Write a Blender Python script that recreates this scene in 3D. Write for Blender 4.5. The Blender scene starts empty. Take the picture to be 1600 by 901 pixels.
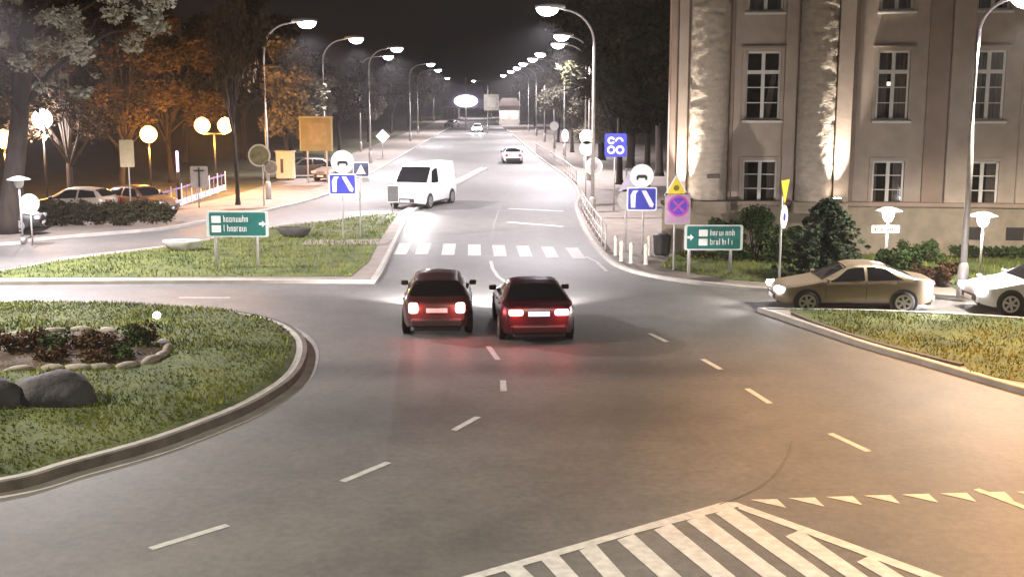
import bpy, bmesh, math, random
from mathutils import Vector, Matrix, noise
from mathutils.geometry import tessellate_polygon
R = math.radians
rnd = random.Random(7)
scene = bpy.context.scene
C = scene.collection

# ------------------------------------------------------------------ camera
F, W0, H0, HOR, CAMH = 1800.0, 1600.0, 901.0, 150.0, 6.0
TH = math.atan((H0/2-HOR)/F)
cd = bpy.data.cameras.new('camera'); cam = bpy.data.objects.new('camera', cd); C.objects.link(cam)
cd.sensor_width = 36; cd.lens = 36*F/W0; cd.clip_start = 0.1; cd.clip_end = 3000
cam.location = (0, 0, CAMH); cam.rotation_euler = (math.pi/2-TH, 0, 0)
scene.camera = cam
# ------------------------------------------------------------------ night sky
world = bpy.data.worlds.new('World'); scene.world = world; world.use_nodes = True
nt = world.node_tree; bg = nt.nodes['Background']
bg.inputs[0].default_value = (0.0058, 0.0052, 0.0051, 1); bg.inputs[1].default_value = 1.0
# ------------------------------------------------------------------ exposure
vs = scene.view_settings
vs.view_transform = 'Standard'; vs.look = 'None'; vs.exposure = 0.8; vs.gamma = 1.0
scene.cycles.use_denoising = True
scene.cycles.sample_clamp_indirect = 4.0
scene.cycles.max_bounces = 4; scene.cycles.diffuse_bounces = 2; scene.cycles.glossy_bounces = 2; scene.cycles.volume_bounces = 0
scene.cycles.use_adaptive_sampling = True; scene.cycles.adaptive_threshold = 0.025
# lamp power, one number for each kind of lamp the place has
P_STREET, P_ROUND, P_SODIUM, P_GLOBE, P_LANTERN, P_FLOOD = 8000, 12500, 14000, 1300, 200, 3200
COOL, WARM, ORANGE = (1.0, 0.93, 0.98), (1.0, 0.91, 0.76), (1.0, 0.42, 0.06)

# ------------------------------------------------------------------ survey: a row/column of the photograph to a point of the place
def ray(px, py):
    u = (px-W0/2)/F; v = (py-H0/2)/F
    return Vector((u, math.cos(TH)-v*math.sin(TH), -math.sin(TH)-v*math.cos(TH)))
def G(px, py, z=0.0):
    d = ray(px, py); t = (z-CAMH)/d.z
    return Vector((d.x*t, d.y*t, z))
def hgt(py, Y):
    d = ray(800, py); return CAMH + d.z*Y/d.y
def at(px, py, Y):
    d = ray(px, py); t = Y/d.y
    return Vector((d.x*t, Y, CAMH+d.z*t))

# ------------------------------------------------------------------ materials
MATS = {}
def mat(name, col, rough=0.7, var=0.15, scale=6.0, metal=0.0, bump=0.0, bscale=None, emit=None, estr=0.0, col2=None, detail=4, spec=0.5, trans=0.0, aniso=None, alpha=None):
    if name in MATS: return MATS[name]
    m = bpy.data.materials.new(name); m.use_nodes = True
    n = m.node_tree.nodes; l = m.node_tree.links; b = n['Principled BSDF']
    b.inputs['Roughness'].default_value = rough; b.inputs['Metallic'].default_value = metal
    b.inputs['Specular IOR Level'].default_value = spec
    tc = n.new('ShaderNodeTexCoord'); mp = n.new('ShaderNodeMapping'); l.new(tc.outputs['Object'], mp.inputs[0])
    if aniso: mp.inputs['Scale'].default_value = aniso
    ns = n.new('ShaderNodeTexNoise'); ns.inputs['Scale'].default_value = scale; ns.inputs['Detail'].default_value = detail
    l.new(mp.outputs[0], ns.inputs['Vector'])
    rp = n.new('ShaderNodeValToRGB'); l.new(ns.outputs['Fac'], rp.inputs[0])
    c2 = col2 if col2 else tuple(min(1, c*(1+var)) for c in col)
    c1 = tuple(c*(1-var) for c in col)
    rp.color_ramp.elements[0].position = 0.32; rp.color_ramp.elements[1].position = 0.68
    rp.color_ramp.elements[0].color = (*c1, 1); rp.color_ramp.elements[1].color = (*c2, 1)
    l.new(rp.outputs[0], b.inputs['Base Color'])
    if bump:
        n2 = n.new('ShaderNodeTexNoise'); n2.inputs['Scale'].default_value = bscale or scale*3; n2.inputs['Detail'].default_value = 6
        l.new(mp.outputs[0], n2.inputs['Vector'])
        bp = n.new('ShaderNodeBump'); bp.inputs['Strength'].default_value = bump; bp.inputs['Distance'].default_value = 0.03
        l.new(n2.outputs['Fac'], bp.inputs['Height']); l.new(bp.outputs[0], b.inputs['Normal'])
    if emit:
        b.inputs['Emission Color'].default_value = (*emit, 1); b.inputs['Emission Strength'].default_value = estr
    if trans: b.inputs['Transmission Weight'].default_value = trans
    MATS[name] = m; return m

def asphalt():
    m = bpy.data.materials.new('asphalt'); m.use_nodes = True
    n = m.node_tree.nodes; l = m.node_tree.links; b = n['Principled BSDF']
    tc = n.new('ShaderNodeTexCoord')
    def noise_(sc, det, mapsc=(1, 1, 1)):
        mp = n.new('ShaderNodeMapping'); mp.inputs['Scale'].default_value = mapsc
        l.new(tc.outputs['Object'], mp.inputs[0])
        x = n.new('ShaderNodeTexNoise'); x.inputs['Scale'].default_value = sc; x.inputs['Detail'].default_value = det
        l.new(mp.outputs[0], x.inputs['Vector']); return x.outputs['Fac']
    def ramp(src, a, bb, ca, cb):
        r = n.new('ShaderNodeValToRGB'); l.new(src, r.inputs[0]); e = r.color_ramp.elements
        e[0].position = a; e[1].position = bb; e[0].color = (ca, ca, ca, 1); e[1].color = (cb, cb, cb, 1); return r.outputs[0]
    def mul(a, bb):
        x = n.new('ShaderNodeMix'); x.data_type = 'RGBA'; x.blend_type = 'MULTIPLY'; x.inputs['Factor'].default_value = 1
        l.new(a, x.inputs[6]); l.new(bb, x.inputs[7]); return x.outputs[2]
    big = ramp(noise_(0.12, 5, (1, 0.6, 1)), 0.35, 0.7, 0.82, 1.1)
    mid = ramp(noise_(1.3, 6), 0.3, 0.7, 0.88, 1.08)
    fine = mul(ramp(noise_(45, 3), 0.3, 0.7, 0.78, 1.15), ramp(noise_(7, 8), 0.32, 0.66, 0.86, 1.08))
    # wheel-worn, oil-darkened rings round the island, deepened to stand in for shadow across the lanes
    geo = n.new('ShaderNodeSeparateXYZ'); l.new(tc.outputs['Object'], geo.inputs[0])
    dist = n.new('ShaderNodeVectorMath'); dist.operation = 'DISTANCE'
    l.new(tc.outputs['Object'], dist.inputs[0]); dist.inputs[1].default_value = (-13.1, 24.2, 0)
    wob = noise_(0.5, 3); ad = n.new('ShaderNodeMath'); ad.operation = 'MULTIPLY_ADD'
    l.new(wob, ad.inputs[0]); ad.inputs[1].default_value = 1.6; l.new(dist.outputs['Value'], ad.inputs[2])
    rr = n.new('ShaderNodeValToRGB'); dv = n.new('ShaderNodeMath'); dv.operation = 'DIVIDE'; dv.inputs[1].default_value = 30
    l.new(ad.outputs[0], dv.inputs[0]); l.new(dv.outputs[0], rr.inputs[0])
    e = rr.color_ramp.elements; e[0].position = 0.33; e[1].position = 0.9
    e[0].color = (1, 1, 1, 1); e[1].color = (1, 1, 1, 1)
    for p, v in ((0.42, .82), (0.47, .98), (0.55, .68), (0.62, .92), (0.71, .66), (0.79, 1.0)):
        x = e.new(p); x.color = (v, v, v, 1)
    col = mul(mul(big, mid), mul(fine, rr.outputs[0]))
    # two soft shadow bands across the lanes, painted into the asphalt colour
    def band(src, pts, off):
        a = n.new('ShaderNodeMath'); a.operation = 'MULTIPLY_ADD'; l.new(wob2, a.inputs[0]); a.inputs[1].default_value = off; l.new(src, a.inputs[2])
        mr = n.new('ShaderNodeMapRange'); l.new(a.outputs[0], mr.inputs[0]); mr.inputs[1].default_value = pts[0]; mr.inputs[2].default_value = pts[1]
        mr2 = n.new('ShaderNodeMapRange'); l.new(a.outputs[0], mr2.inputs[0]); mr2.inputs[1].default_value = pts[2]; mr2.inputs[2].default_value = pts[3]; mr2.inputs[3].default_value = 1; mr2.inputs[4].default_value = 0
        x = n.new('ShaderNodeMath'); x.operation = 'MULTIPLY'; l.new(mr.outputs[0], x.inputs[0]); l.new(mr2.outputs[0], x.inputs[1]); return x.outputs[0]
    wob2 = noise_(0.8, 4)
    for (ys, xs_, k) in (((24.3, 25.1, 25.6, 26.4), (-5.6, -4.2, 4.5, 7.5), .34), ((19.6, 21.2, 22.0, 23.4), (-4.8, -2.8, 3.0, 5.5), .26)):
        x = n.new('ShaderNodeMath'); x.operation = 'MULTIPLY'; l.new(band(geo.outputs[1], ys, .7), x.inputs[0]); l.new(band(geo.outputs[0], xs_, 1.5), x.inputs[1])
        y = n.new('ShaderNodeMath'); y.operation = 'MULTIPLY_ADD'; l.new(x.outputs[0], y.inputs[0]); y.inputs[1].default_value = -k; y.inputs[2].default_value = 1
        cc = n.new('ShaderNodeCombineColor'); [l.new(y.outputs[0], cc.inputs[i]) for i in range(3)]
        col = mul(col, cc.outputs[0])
    base = n.new('ShaderNodeRGB'); base.outputs[0].default_value = (0.150, 0.143, 0.136, 1)
    l.new(mul(col, base.outputs[0]), b.inputs['Base Color'])
    b.inputs['Roughness'].default_value = 0.62; b.inputs['Specular IOR Level'].default_value = 0.35
    bp = n.new('ShaderNodeBump'); bp.inputs['Strength'].default_value = 0.35; bp.inputs['Distance'].default_value = 0.012
    l.new(noise_(70, 4), bp.inputs['Height']); l.new(bp.outputs[0], b.inputs['Normal'])
    return m
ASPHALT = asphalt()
GRASS = mat('grass', (0.045, 0.068, 0.013), 0.9, 0.3, 1.2, bump=0.8, bscale=25, col2=(0.095, 0.115, 0.026), detail=8)
BLADE = mat('grass_blade', (0.085, 0.12, 0.020), 0.85, 0.3, 0.9, col2=(0.20, 0.21, 0.045), spec=.1)
SOIL = mat('soil', (0.055, 0.036, 0.024), 0.95, 0.4, 3, bump=1.0, bscale=12)
PAVE = mat('paving', (0.20, 0.17, 0.145), 0.85, 0.16, 1.4, bump=0.3, bscale=30)
KERB = mat('kerb_stone', (0.33, 0.31, 0.28), 0.8, 0.15, 2.0, bump=0.3)
PAINT = mat('road_paint', (0.42, 0.41, 0.39), 0.75, 0.20, 7.0, detail=10, col2=(0.47, 0.46, 0.44))
STEEL = mat('galvanised_steel', (0.42, 0.40, 0.38), 0.5, 0.1, 8, metal=0.3)
DARKMETAL = mat('dark_metal', (0.03, 0.028, 0.026), 0.55, 0.2)
BARK = mat('bark', (0.028, 0.020, 0.015), 0.95, 0.35, 5, bump=1.0, aniso=(1, 1, .25))
WHITE = mat('white_enamel', (0.78, 0.77, 0.75), 0.5, 0.04)
SIGNBLUE = mat('sign_blue', (0.03, 0.035, 0.34), 0.45, 0.08)
SIGNGREEN = mat('sign_green', (0.01, 0.13, 0.115), 0.45, 0.08)
SIGNBACK = mat('sign_back_grey', (0.36, 0.34, 0.31), 0.55, 0.1)
YELLOW = mat('sign_yellow', (0.72, 0.55, 0.04), 0.5, 0.06)
RED = mat('sign_red', (0.45, 0.03, 0.05), 0.5, 0.06)
BLACK = mat('sign_black', (0.012, 0.012, 0.012), 0.5, 0.1)
LENS = mat('lamp_lens', (0.8, 0.8, 0.9), 0.4, 0, emit=(0.90, 0.86, 1.0), estr=22)
LENSW = mat('lamp_lens_warm', (0.8, 0.8, 0.8), 0.4, 0, emit=(1.0, 0.85, 0.7), estr=30)
GLOBE = mat('orange_globe', (0.8, 0.6, 0.3), 0.4, 0, emit=(1.0, 0.46, 0.10), estr=7)
GLOBEW = mat('white_globe', (0.8, 0.8, 0.8), 0.4, 0, emit=(1.0, 0.88, 0.9), estr=14)
TAIL = mat('tail_light_lit', (0.5, 0.02, 0.03), 0.3, 0, emit=(1.0, 0.16, 0.17), estr=9)
TAILOFF = mat('tail_light', (0.35, 0.015, 0.02), 0.25, 0.1)
HEAD = mat('head_light_lit', (0.8, 0.8, 0.9), 0.2, 0, emit=(0.92, 0.90, 1.0), estr=30)
HEADOFF = mat('head_light', (0.5, 0.5, 0.52), 0.15, 0.05)
PLATELIT = mat('plate_lit', (0.7, 0.7, 0.75), 0.5, 0, emit=(0.75, 0.68, 1.0), estr=0.9)
GLASS = mat('car_glass', (0.012, 0.012, 0.014), 0.08, 0.1, spec=0.7)
RUBBER = mat('rubber', (0.018, 0.017, 0.017), 0.85, 0.15)
ALLOY = mat('alloy', (0.42, 0.41, 0.40), 0.35, 0.08, metal=0.6)
TRIM = mat('black_trim', (0.02, 0.019, 0.019), 0.6, 0.1)

# ------------------------------------------------------------------ mesh helpers
def link(name, me, m, parent=None):
    o = bpy.data.objects.new(name, me); C.objects.link(o)
    if m is not None and not me.materials: me.materials.append(m)
    if parent is not None: o.parent = parent
    return o
def obj(name, bm, m, parent=None, smooth=False):
    bm.normal_update()
    me = bpy.data.meshes.new(name); bm.to_mesh(me); bm.free()
    if smooth:
        for p in me.polygons: p.use_smooth = True
    return link(name, me, m, parent)
def pydata(name, v, f, m, parent=None, smooth=False):
    me = bpy.data.meshes.new(name); me.from_pydata([tuple(x) for x in v], [], f); me.update()
    if smooth:
        for p in me.polygons: p.use_smooth = True
    return link(name, me, m, parent)
def thing(name, label, cat, loc=(0, 0, 0), rz=0.0, group=None):
    o = bpy.data.objects.new(name, None); C.objects.link(o); o.empty_display_size = 0.2
    o.location = loc; o.rotation_euler = (0, 0, rz); o['label'] = label; o['category'] = cat
    if group: o['group'] = group
    return o
def tag(o, label, cat, group=None):
    o['label'] = label; o['category'] = cat
    if group: o['group'] = group
    return o
def structure(o): o['kind'] = 'structure'; return o
def bx(bm, c, s, rot=None, bevel=0.0):
    r = bmesh.ops.create_cube(bm, size=1.0); vs_ = r['verts']
    M = Matrix.Translation(c) @ (rot.to_4x4() if rot else Matrix.Identity(4)) @ Matrix.Diagonal((*s, 1))
    bmesh.ops.transform(bm, matrix=M, verts=vs_)
    if bevel:
        ed = list({e for v in vs_ for e in v.link_edges})
        bmesh.ops.bevel(bm, geom=ed, offset=bevel, segments=2, affect='EDGES', profile=0.5)
    return bm
def box(name, c, s, m, parent=None, bevel=0.0, rot=None):
    bm = bmesh.new(); bx(bm, c, s, rot, bevel); return obj(name, bm, m, parent)
def tube_into(v, f, pts, rad, seg=8, cap=True):
    """tapered tube along pts"""
    base = len(v); up = Vector((0, 0, 1)); n = len(pts)
    for i, p in enumerate(pts):
        p = Vector(p)
        d = (Vector(pts[min(i+1, n-1)])-Vector(pts[max(i-1, 0)])).normalized()
        a = d.cross(up)
        if a.length < 1e-3: a = d.cross(Vector((1, 0, 0)))
        a.normalize(); b_ = d.cross(a).normalized()
        r = rad[i] if hasattr(rad, '__len__') else rad
        for k in range(seg):
            t = 2*math.pi*k/seg
            v.append(p+a*(r*math.cos(t))+b_*(r*math.sin(t)))
    for i in range(n-1):
        for k in range(seg):
            k2 = (k+1) % seg
            f.append((base+i*seg+k, base+i*seg+k2, base+(i+1)*seg+k2, base+(i+1)*seg+k))
    if cap:
        f.append(tuple(base+k for k in reversed(range(seg)))); f.append(tuple(base+(n-1)*seg+k for k in range(seg)))
def tube(name, pts, rad, m, parent=None, seg=10, smooth=True):
    v, f = [], []; tube_into(v, f, pts, rad, seg); return pydata(name, v, f, m, parent, smooth)
def lathe(name, prof, m, parent=None, seg=20, axis='Z', loc=(0, 0, 0), smooth=True):
    v, f = [], []
    for r, z in prof:
        for k in range(seg):
            t = 2*math.pi*k/seg; x, y = r*math.cos(t), r*math.sin(t)
            p = (x, y, z) if axis == 'Z' else (x, z, y)
            v.append((p[0]+loc[0], p[1]+loc[1], p[2]+loc[2]))
    n = len(prof)
    for i in range(n-1):
        for k in range(seg):
            k2 = (k+1) % seg; f.append((i*seg+k, i*seg+k2, (i+1)*seg+k2, (i+1)*seg+k))
    f.append(tuple(range(seg))[::-1]); f.append(tuple((n-1)*seg+k for k in range(seg)))
    o = pydata(name, v, f, m, parent, smooth)
    bm = bmesh.new(); bm.from_mesh(o.data); bmesh.ops.recalc_face_normals(bm, faces=bm.faces); bm.to_mesh(o.data); bm.free()
    return o
def prism_xz(bm, poly, y0, y1):
    """polygon in x,z extruded from y0 (front, towards -y) to y1"""
    a = [bm.verts.new((x, y0, z)) for x, z in poly]; b_ = [bm.verts.new((x, y1, z)) for x, z in poly]
    n = len(poly); bm.faces.new(a); bm.faces.new(b_[::-1])
    for i in range(n): bm.faces.new((a[i], b_[i], b_[(i+1) % n], a[(i+1) % n]))
def plate(name, polys, y0, y1, m, parent):
    bm = bmesh.new()
    for p in polys: prism_xz(bm, p, y0, y1)
    bmesh.ops.recalc_face_normals(bm, faces=bm.faces)
    return obj(name, bm, m, parent)
def circ(cx, cz, r, n=28, sx=1.0): return [(cx+sx*r*math.cos(2*math.pi*k/n), cz+r*math.sin(2*math.pi*k/n)) for k in range(n)]
def rect(cx, cz, w, h, c=0.0):
    a, b_ = w/2, h/2
    if not c: return [(cx-a, cz-b_), (cx+a, cz-b_), (cx+a, cz+b_), (cx-a, cz+b_)]
    out = []
    for (sx, sz, t0) in ((1, -1, -90), (1, 1, 0), (-1, 1, 90), (-1, -1, 180)):
        for k in range(4):
            t = R(t0+30*k); out.append((cx+sx*(a-c)+c*math.cos(t), cz+sz*(b_-c)+c*math.sin(t)))
    return out
def smooth_line(P, k=6, closed=False):
    n = len(P); out = []
    rng = range(n) if closed else range(n-1)
    for i in rng:
        p0 = P[(i-1) % n] if closed or i > 0 else P[0]; p1 = P[i]; p2 = P[(i+1) % n]; p3 = P[(i+2) % n] if closed or i+2 < n else P[-1]
        for j in range(k):
            t = j/k
            out.append(0.5*((2*p1)+(p2-p0)*t+(2*p0-5*p1+4*p2-p3)*t*t+(3*p1-p0-3*p2+p3)*t**3))
    if not closed: out.append(P[-1])
    return out
def offset_line(P, d, closed):
    n = len(P); out = []
    for i in range(n):
        a = P[(i-1) % n] if closed or i > 0 else P[i]; b_ = P[(i+1) % n] if closed or i < n-1 else P[i]
        t = (b_-a); t.z = 0; t.normalize(); nn = Vector((-t.y, t.x, 0)); out.append(P[i]+nn*d)
    return out
def kerb(P, closed, width=0.15, h=0.12, name='kerb', parent=None, m=None, inner=None):
    """stone edging along P; width>0 lies to the left of the line"""
    Q = offset_line(P, width, closed); v, f = [], []; n = len(P)
    for p, q in zip(P, Q):
        c = (q-p)*0.12
        v += [(p.x, p.y, 0), (p.x+c.x*.3, p.y+c.y*.3, h-0.02), (p.x+c.x, p.y+c.y, h), (q.x, q.y, h), (q.x, q.y, 0)]
    for i in range(n if closed else n-1):
        j = (i+1) % n
        for k in range(4): f.append((i*5+k, j*5+k, j*5+k+1, i*5+k+1))
    o = pydata(name, v, f, m or KERB, parent)
    bm = bmesh.new(); bm.from_mesh(o.data); bmesh.ops.recalc_face_normals(bm, faces=bm.faces); bm.to_mesh(o.data); bm.free()
    return o
def flat(name, P, z, m, parent=None):
    P = [Vector((p.x, p.y, 0)) for p in P]
    tris = tessellate_polygon([P]); f = []
    for t in tris:
        a, b_, c = (P[i] for i in t)
        f.append(t if (b_-a).cross(c-a).z > 0 else (t[0], t[2], t[1]))
    return pydata(name, [(p.x, p.y, z) for p in P], f, m, parent)
def inside(p, poly):
    x, y = p; c = False; n = len(poly)
    for i in range(n):
        a, b_ = poly[i], poly[(i+1) % n]
        if (a.y > y) != (b_.y > y) and x < (b_.x-a.x)*(y-a.y)/(b_.y-a.y)+a.x: c = not c
    return c
def grass_tufts(name, poly, n, zfun, h=0.09, parent=None, keep=None):
    xs = [p.x for p in poly]; ys = [p.y for p in poly]; v, f = [], []; k = 0; tries = 0
    while k < n and tries < n*8:
        tries += 1
        x, y = rnd.uniform(min(xs), max(xs)), rnd.uniform(min(ys), max(ys))
        if not inside((x, y), poly) or (keep and not keep(x, y)): continue
        z = zfun(x, y)-0.01; hh = h*rnd.uniform(.5, 1.4)*(0.6+0.8*noise.noise((x*.6, y*.6, 3.1))+.4)
        a = rnd.uniform(0, 6.28); w = rnd.uniform(.012, .03); lx, ly = rnd.uniform(-.06, .06), rnd.uniform(-.06, .06)
        b_ = len(v)
        v += [(x-w*math.cos(a), y-w*math.sin(a), z), (x+w*math.cos(a), y+w*math.sin(a), z), (x+lx, y+ly, z+abs(hh))]
        f.append((b_, b_+1, b_+2)); k += 1
    o = pydata(name, v, f, BLADE, parent); o['kind'] = 'stuff'; return o

def spot(name, parent, loc, target, power, col, size=R(150), blend=0.6, rad=0.25):
    L = bpy.data.lights.new(name, 'SPOT'); L.energy = power; L.color = col; L.spot_size = size; L.spot_blend = blend; L.shadow_soft_size = rad
    o = bpy.data.objects.new(name, L); C.objects.link(o); o.parent = parent; o.location = loc
    d = Vector(target)-Vector(loc); o.rotation_euler = d.to_track_quat('-Z', 'Y').to_euler(); return o
def point(name, parent, loc, power, col, rad=0.2):
    L = bpy.data.lights.new(name, 'POINT'); L.energy = power; L.color = col; L.shadow_soft_size = rad
    o = bpy.data.objects.new(name, L); C.objects.link(o); o.parent = parent; o.location = loc; return o

# ================================================================== GROUND
def gl(pts, k=5, closed=False): return smooth_line([G(*p) for p in pts], k, closed)
v = []; f = []
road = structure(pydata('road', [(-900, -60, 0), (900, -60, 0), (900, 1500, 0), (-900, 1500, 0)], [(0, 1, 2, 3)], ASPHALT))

# --- central island
isl = [G(*p) for p in [(0, 770), (120, 738), (240, 704), (332, 670), (400, 640), (460, 600), (480, 564), (476, 536), (448, 514), (400, 500), (340, 492), (248, 488), (120, 486), (0, 486)]]
icx, icy = -13.1, 24.6
a0 = math.atan2(isl[-1].y-icy, isl[-1].x-icx); a1 = math.atan2(isl[0].y-icy, isl[0].x-icx)+2*math.pi
r0 = (isl[-1].xy-Vector((icx, icy))).length; r1 = (isl[0].xy-Vector((icx, icy))).length
for k in range(1, 12):
    t = k/12; a = a0+(a1-a0)*t; r = r0+(r1-r0)*t
    isl.append(Vector((icx+r*math.cos(a), icy+r*math.sin(a), 0)))
isl = smooth_line(isl, 5, True)
if sum((isl[i].x*isl[(i+1) % len(isl)].y-isl[(i+1) % len(isl)].x*isl[i].y) for i in range(len(isl))) < 0: isl.reverse()
def isl_z(x, y):
    d = math.hypot(x-icx, y-icy)/9.0
    return 0.12+0.42*max(0, 1-d*d)**0.8+0.03*noise.noise((x*.5, y*.5, 0))
inner = offset_line(isl, 0.25, True)
v, f = [], []; rings = 26; n = len(inner)
for i in range(rings+1):
    t = i/rings
    for p in inner:
        x = p.x+(icx-p.x)*t*.995; y = p.y+(icy-p.y)*t*.995
        v.append((x, y, 0.15 if i == 0 else isl_z(x, y)+.03))
for i in range(rings):
    for k in range(n):
        k2 = (k+1) % n; f.append((i*n+k, i*n+k2, (i+1)*n+k2, (i+1)*n+k))
f.append(tuple(rings*n+k for k in range(n)))
island = structure(pydata('central_island', v, f, GRASS, smooth=True))
kerb(isl, True, 0.12, 0.17, parent=island, m=mat('kerb_shaded', (0.075, 0.062, 0.050), .9, .3, 3, bump=.4))  # stone colour darkened to stand in for the shade on the kerb face
pale = offset_line(isl, 0.12, True)
pydata('kerb_backing', [(*p.xy, .168) for p in pale]+[(*p.xy, .168) for p in offset_line(isl, .26, True)], [(k, (k+1) % len(isl), len(isl)+(k+1) % len(isl), len(isl)+k) for k in range(len(isl))], KERB, island)
gut = offset_line(isl, -0.26, True)
gv = [(*p.xy, 0.004) for p in isl]+[(*p.xy, 0.004) for p in gut]
pydata('gutter', gv, [(k, (k+1) % n, n+(k+1) % n, n+k)[::-1] for k in range(n)], KERB, island)

# --- splitter island on the left
spl = gl([(585, 443), (597, 425), (612, 395), (628, 362), (641, 336)], 4)+gl([(600, 334), (520, 346), (440, 354), (330, 376), (250, 389), (100, 407), (0, 426), (-260, 440)], 4)+gl([(-260, 447), (0, 445), (300, 443), (570, 443)], 3)
spl_in = [G(*p) for p in [(548, 437), (575, 415), (598, 372), (622, 337)]]+[G(*p) for p in [(600, 336), (520, 348), (440, 357), (330, 379), (250, 392), (100, 411), (0, 429), (-240, 441)]]+[G(*p) for p in [(-240, 443), (0, 439), (300, 437.5)]]
splitter = structure(flat('splitter_island', spl, 0.105, PAVE))
sg = flat('splitter_lawn', spl_in, 0.118, GRASS, splitter)
kerb(spl, True, 0.16, 0.12, parent=splitter)
path = flat('crossing_path', [G(*p) for p in [(470, 387), (605, 386), (612, 378), (480, 379)]], 0.124, PAVE, splitter)
# narrow median beyond it
med = gl([(641, 336), (668, 318), (700, 298), (730, 281), (762, 264)], 3)
medb = offset_line(med, 0.55, False)
mo = structure(flat('median', med+medb[::-1], 0.13, PAVE)); kerb(med+medb[::-1], True, 0.1, 0.135, parent=mo)

# --- left pavement and park
lk = gl([(-400, 402), (0, 384), (60, 376), (250, 360), (330, 346), (420, 330), (510, 306), (585, 270), (640, 237), (690, 207), (718, 190), (730, 172)], 4)
lo = [Vector((p.x-0, p.y, 0)) for p in lk]
walk_out = offset_line(lk, 5.5, False)
lpav = structure(flat('pavement_left', lk+[p for p in walk_out[::-1]], 0.10, PAVE))
kerb(lk, False, 0.16, 0.125, parent=lpav)
park = structure(flat('park_ground', walk_out+[Vector((-60, 900, 0)), Vector((-400, 900, 0)), Vector((-400, 20, 0))], 0.09, mat('park_soil', (0.075, 0.055, 0.035), 0.95, 0.35, .6, col2=(0.07, 0.075, 0.025), bump=.6)))

# --- right pavement, lawn and side road
rk = gl([(1900, 492), (1600, 474), (1400, 462), (1200, 456), (1130, 450), (1060, 441), (1000, 430), (960, 416), (938, 398), (920, 376), (906, 350), (898, 324), (902, 304), (884, 278), (842, 247), (806, 216), (778, 192), (757, 172)], 4)
ro = offset_line(rk, -4.2, False)
rpav = structure(flat('pavement_right', rk+[Vector((40, 900, 0)), Vector((60, 400, 0)), Vector((80, 60, 0)), Vector((70, 30, 0))], 0.10, PAVE))
kerb(rk, False, -0.16, 0.125, parent=rpav)
lawn_pts = [(1030, 422), (1075, 430), (1140, 442), (1200, 446), (1300, 450), (1420, 453), (1440, 440), (1480, 440), (1490, 457), (1600, 464), (1900, 480), (1900, 396), (1300, 392), (1060, 396)]
lawn_poly = [G(*p) for p in lawn_pts]
lawn = structure(flat('building_lawn', lawn_poly, 0.118, GRASS))

# --- grass triangle in front of the side road
tri_out = gl([(1183, 487), (1267, 516), (1353, 545), (1440, 570), (1600, 617), (1900, 700)], 3)+[G(1900, 530)]+gl([(1600, 503), (1509, 497), (1382, 491), (1238, 488)], 3)
tri = structure(flat('grass_triangle', tri_out, 0.11, PAVE))
tri_in = gl([(1232, 491), (1275, 509), (1353, 536), (1440, 560), (1500, 575), (1515, 590)], 3)+[G(1900, 660), G(1900, 534)]+gl([(1600, 506), (1509, 500), (1382, 494), (1245, 490)], 3)
flat('grass', tri_in, 0.125, GRASS, tri)
kerb(tri_out, True, 0.18, 0.14, parent=tri)
inner_k = gl([(1235, 497), (1275, 514), (1353, 541), (1440, 565), (1500, 580)], 4)
kerb(inner_k, False, 0.12, 0.17, parent=tri, m=mat('kerb_dark', (0.08, 0.065, 0.05), .85, .2))

# --- painted markings, each a sheet 4 mm above the road
MZ = [0.005]
def nz(): MZ[0] += 0.00008; return MZ[0]
def mark(name, pts, m=PAINT): return flat(name, [G(*p) for p in pts], nz(), m, road)
def stripe(name, a, b_, w, m=PAINT):
    a, b_ = G(*a), G(*b_); t = (b_-a).normalized(); nn = Vector((-t.y, t.x, 0))*w/2
    return flat(name, [a-nn, b_-nn, b_+nn, a+nn], nz(), m, road)
for x, y in ((629, 388), (661, 388), (701, 389), (741, 390), (780, 391), (819, 392), (859, 393.5), (899, 395)):
    sl = (x-740)*0.040
    mark('crosswalk_stripe', [(x-10+sl, y+9.5), (x+10.5+sl, y+9.5), (x+10-sl, y-8), (x-9.5-sl, y-8)])
for a, b_ in (((235, 857), (356, 820)), ((535, 752), (607, 722)), ((709, 672), (747, 651)), ((787, 611), (786, 594)), ((778, 562), (763, 541)),
              ((1015, 521), (1042, 534)), ((1098, 561), (1126, 577)), ((1167, 607), (1203, 630)), ((1297, 677), (1357, 705)), ((280, 465), (360, 465))):
    stripe('lane_dash', a, b_, 0.13)
for pts in ([(767, 408), (770, 420), (778, 432), (792, 442)], ):
    for a, b_ in zip(pts, pts[1:]): stripe('lane_line', a, b_, 0.13)
for pts in ([(768, 378), (772, 350), (782, 322), (796, 300), (812, 283)],):
    for a, b_ in zip(pts, pts[1:]): stripe('lane_line', a, b_, 0.07, mat('worn_paint', (0.17, 0.165, 0.16), .8, .2))
stripe('stop_line', (795, 326), (880, 330), 0.35); stripe('stop_line', (793, 347), (879, 354), 0.35)
stripe('edge_line', (915, 401), (932, 409), 0.14); stripe('edge_line', (932, 409), (948, 424), 0.14)
stripe('edge_line', (1525, 764), (1720, 837), 0.13)
for k in range(9):
    x, y = 1172+59.3*k, 780.5-2.4*k+0.09*k*k
    mark('give_way_triangle', [(x, y), (x+57, y+13), (x+42, y-1)])
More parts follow.
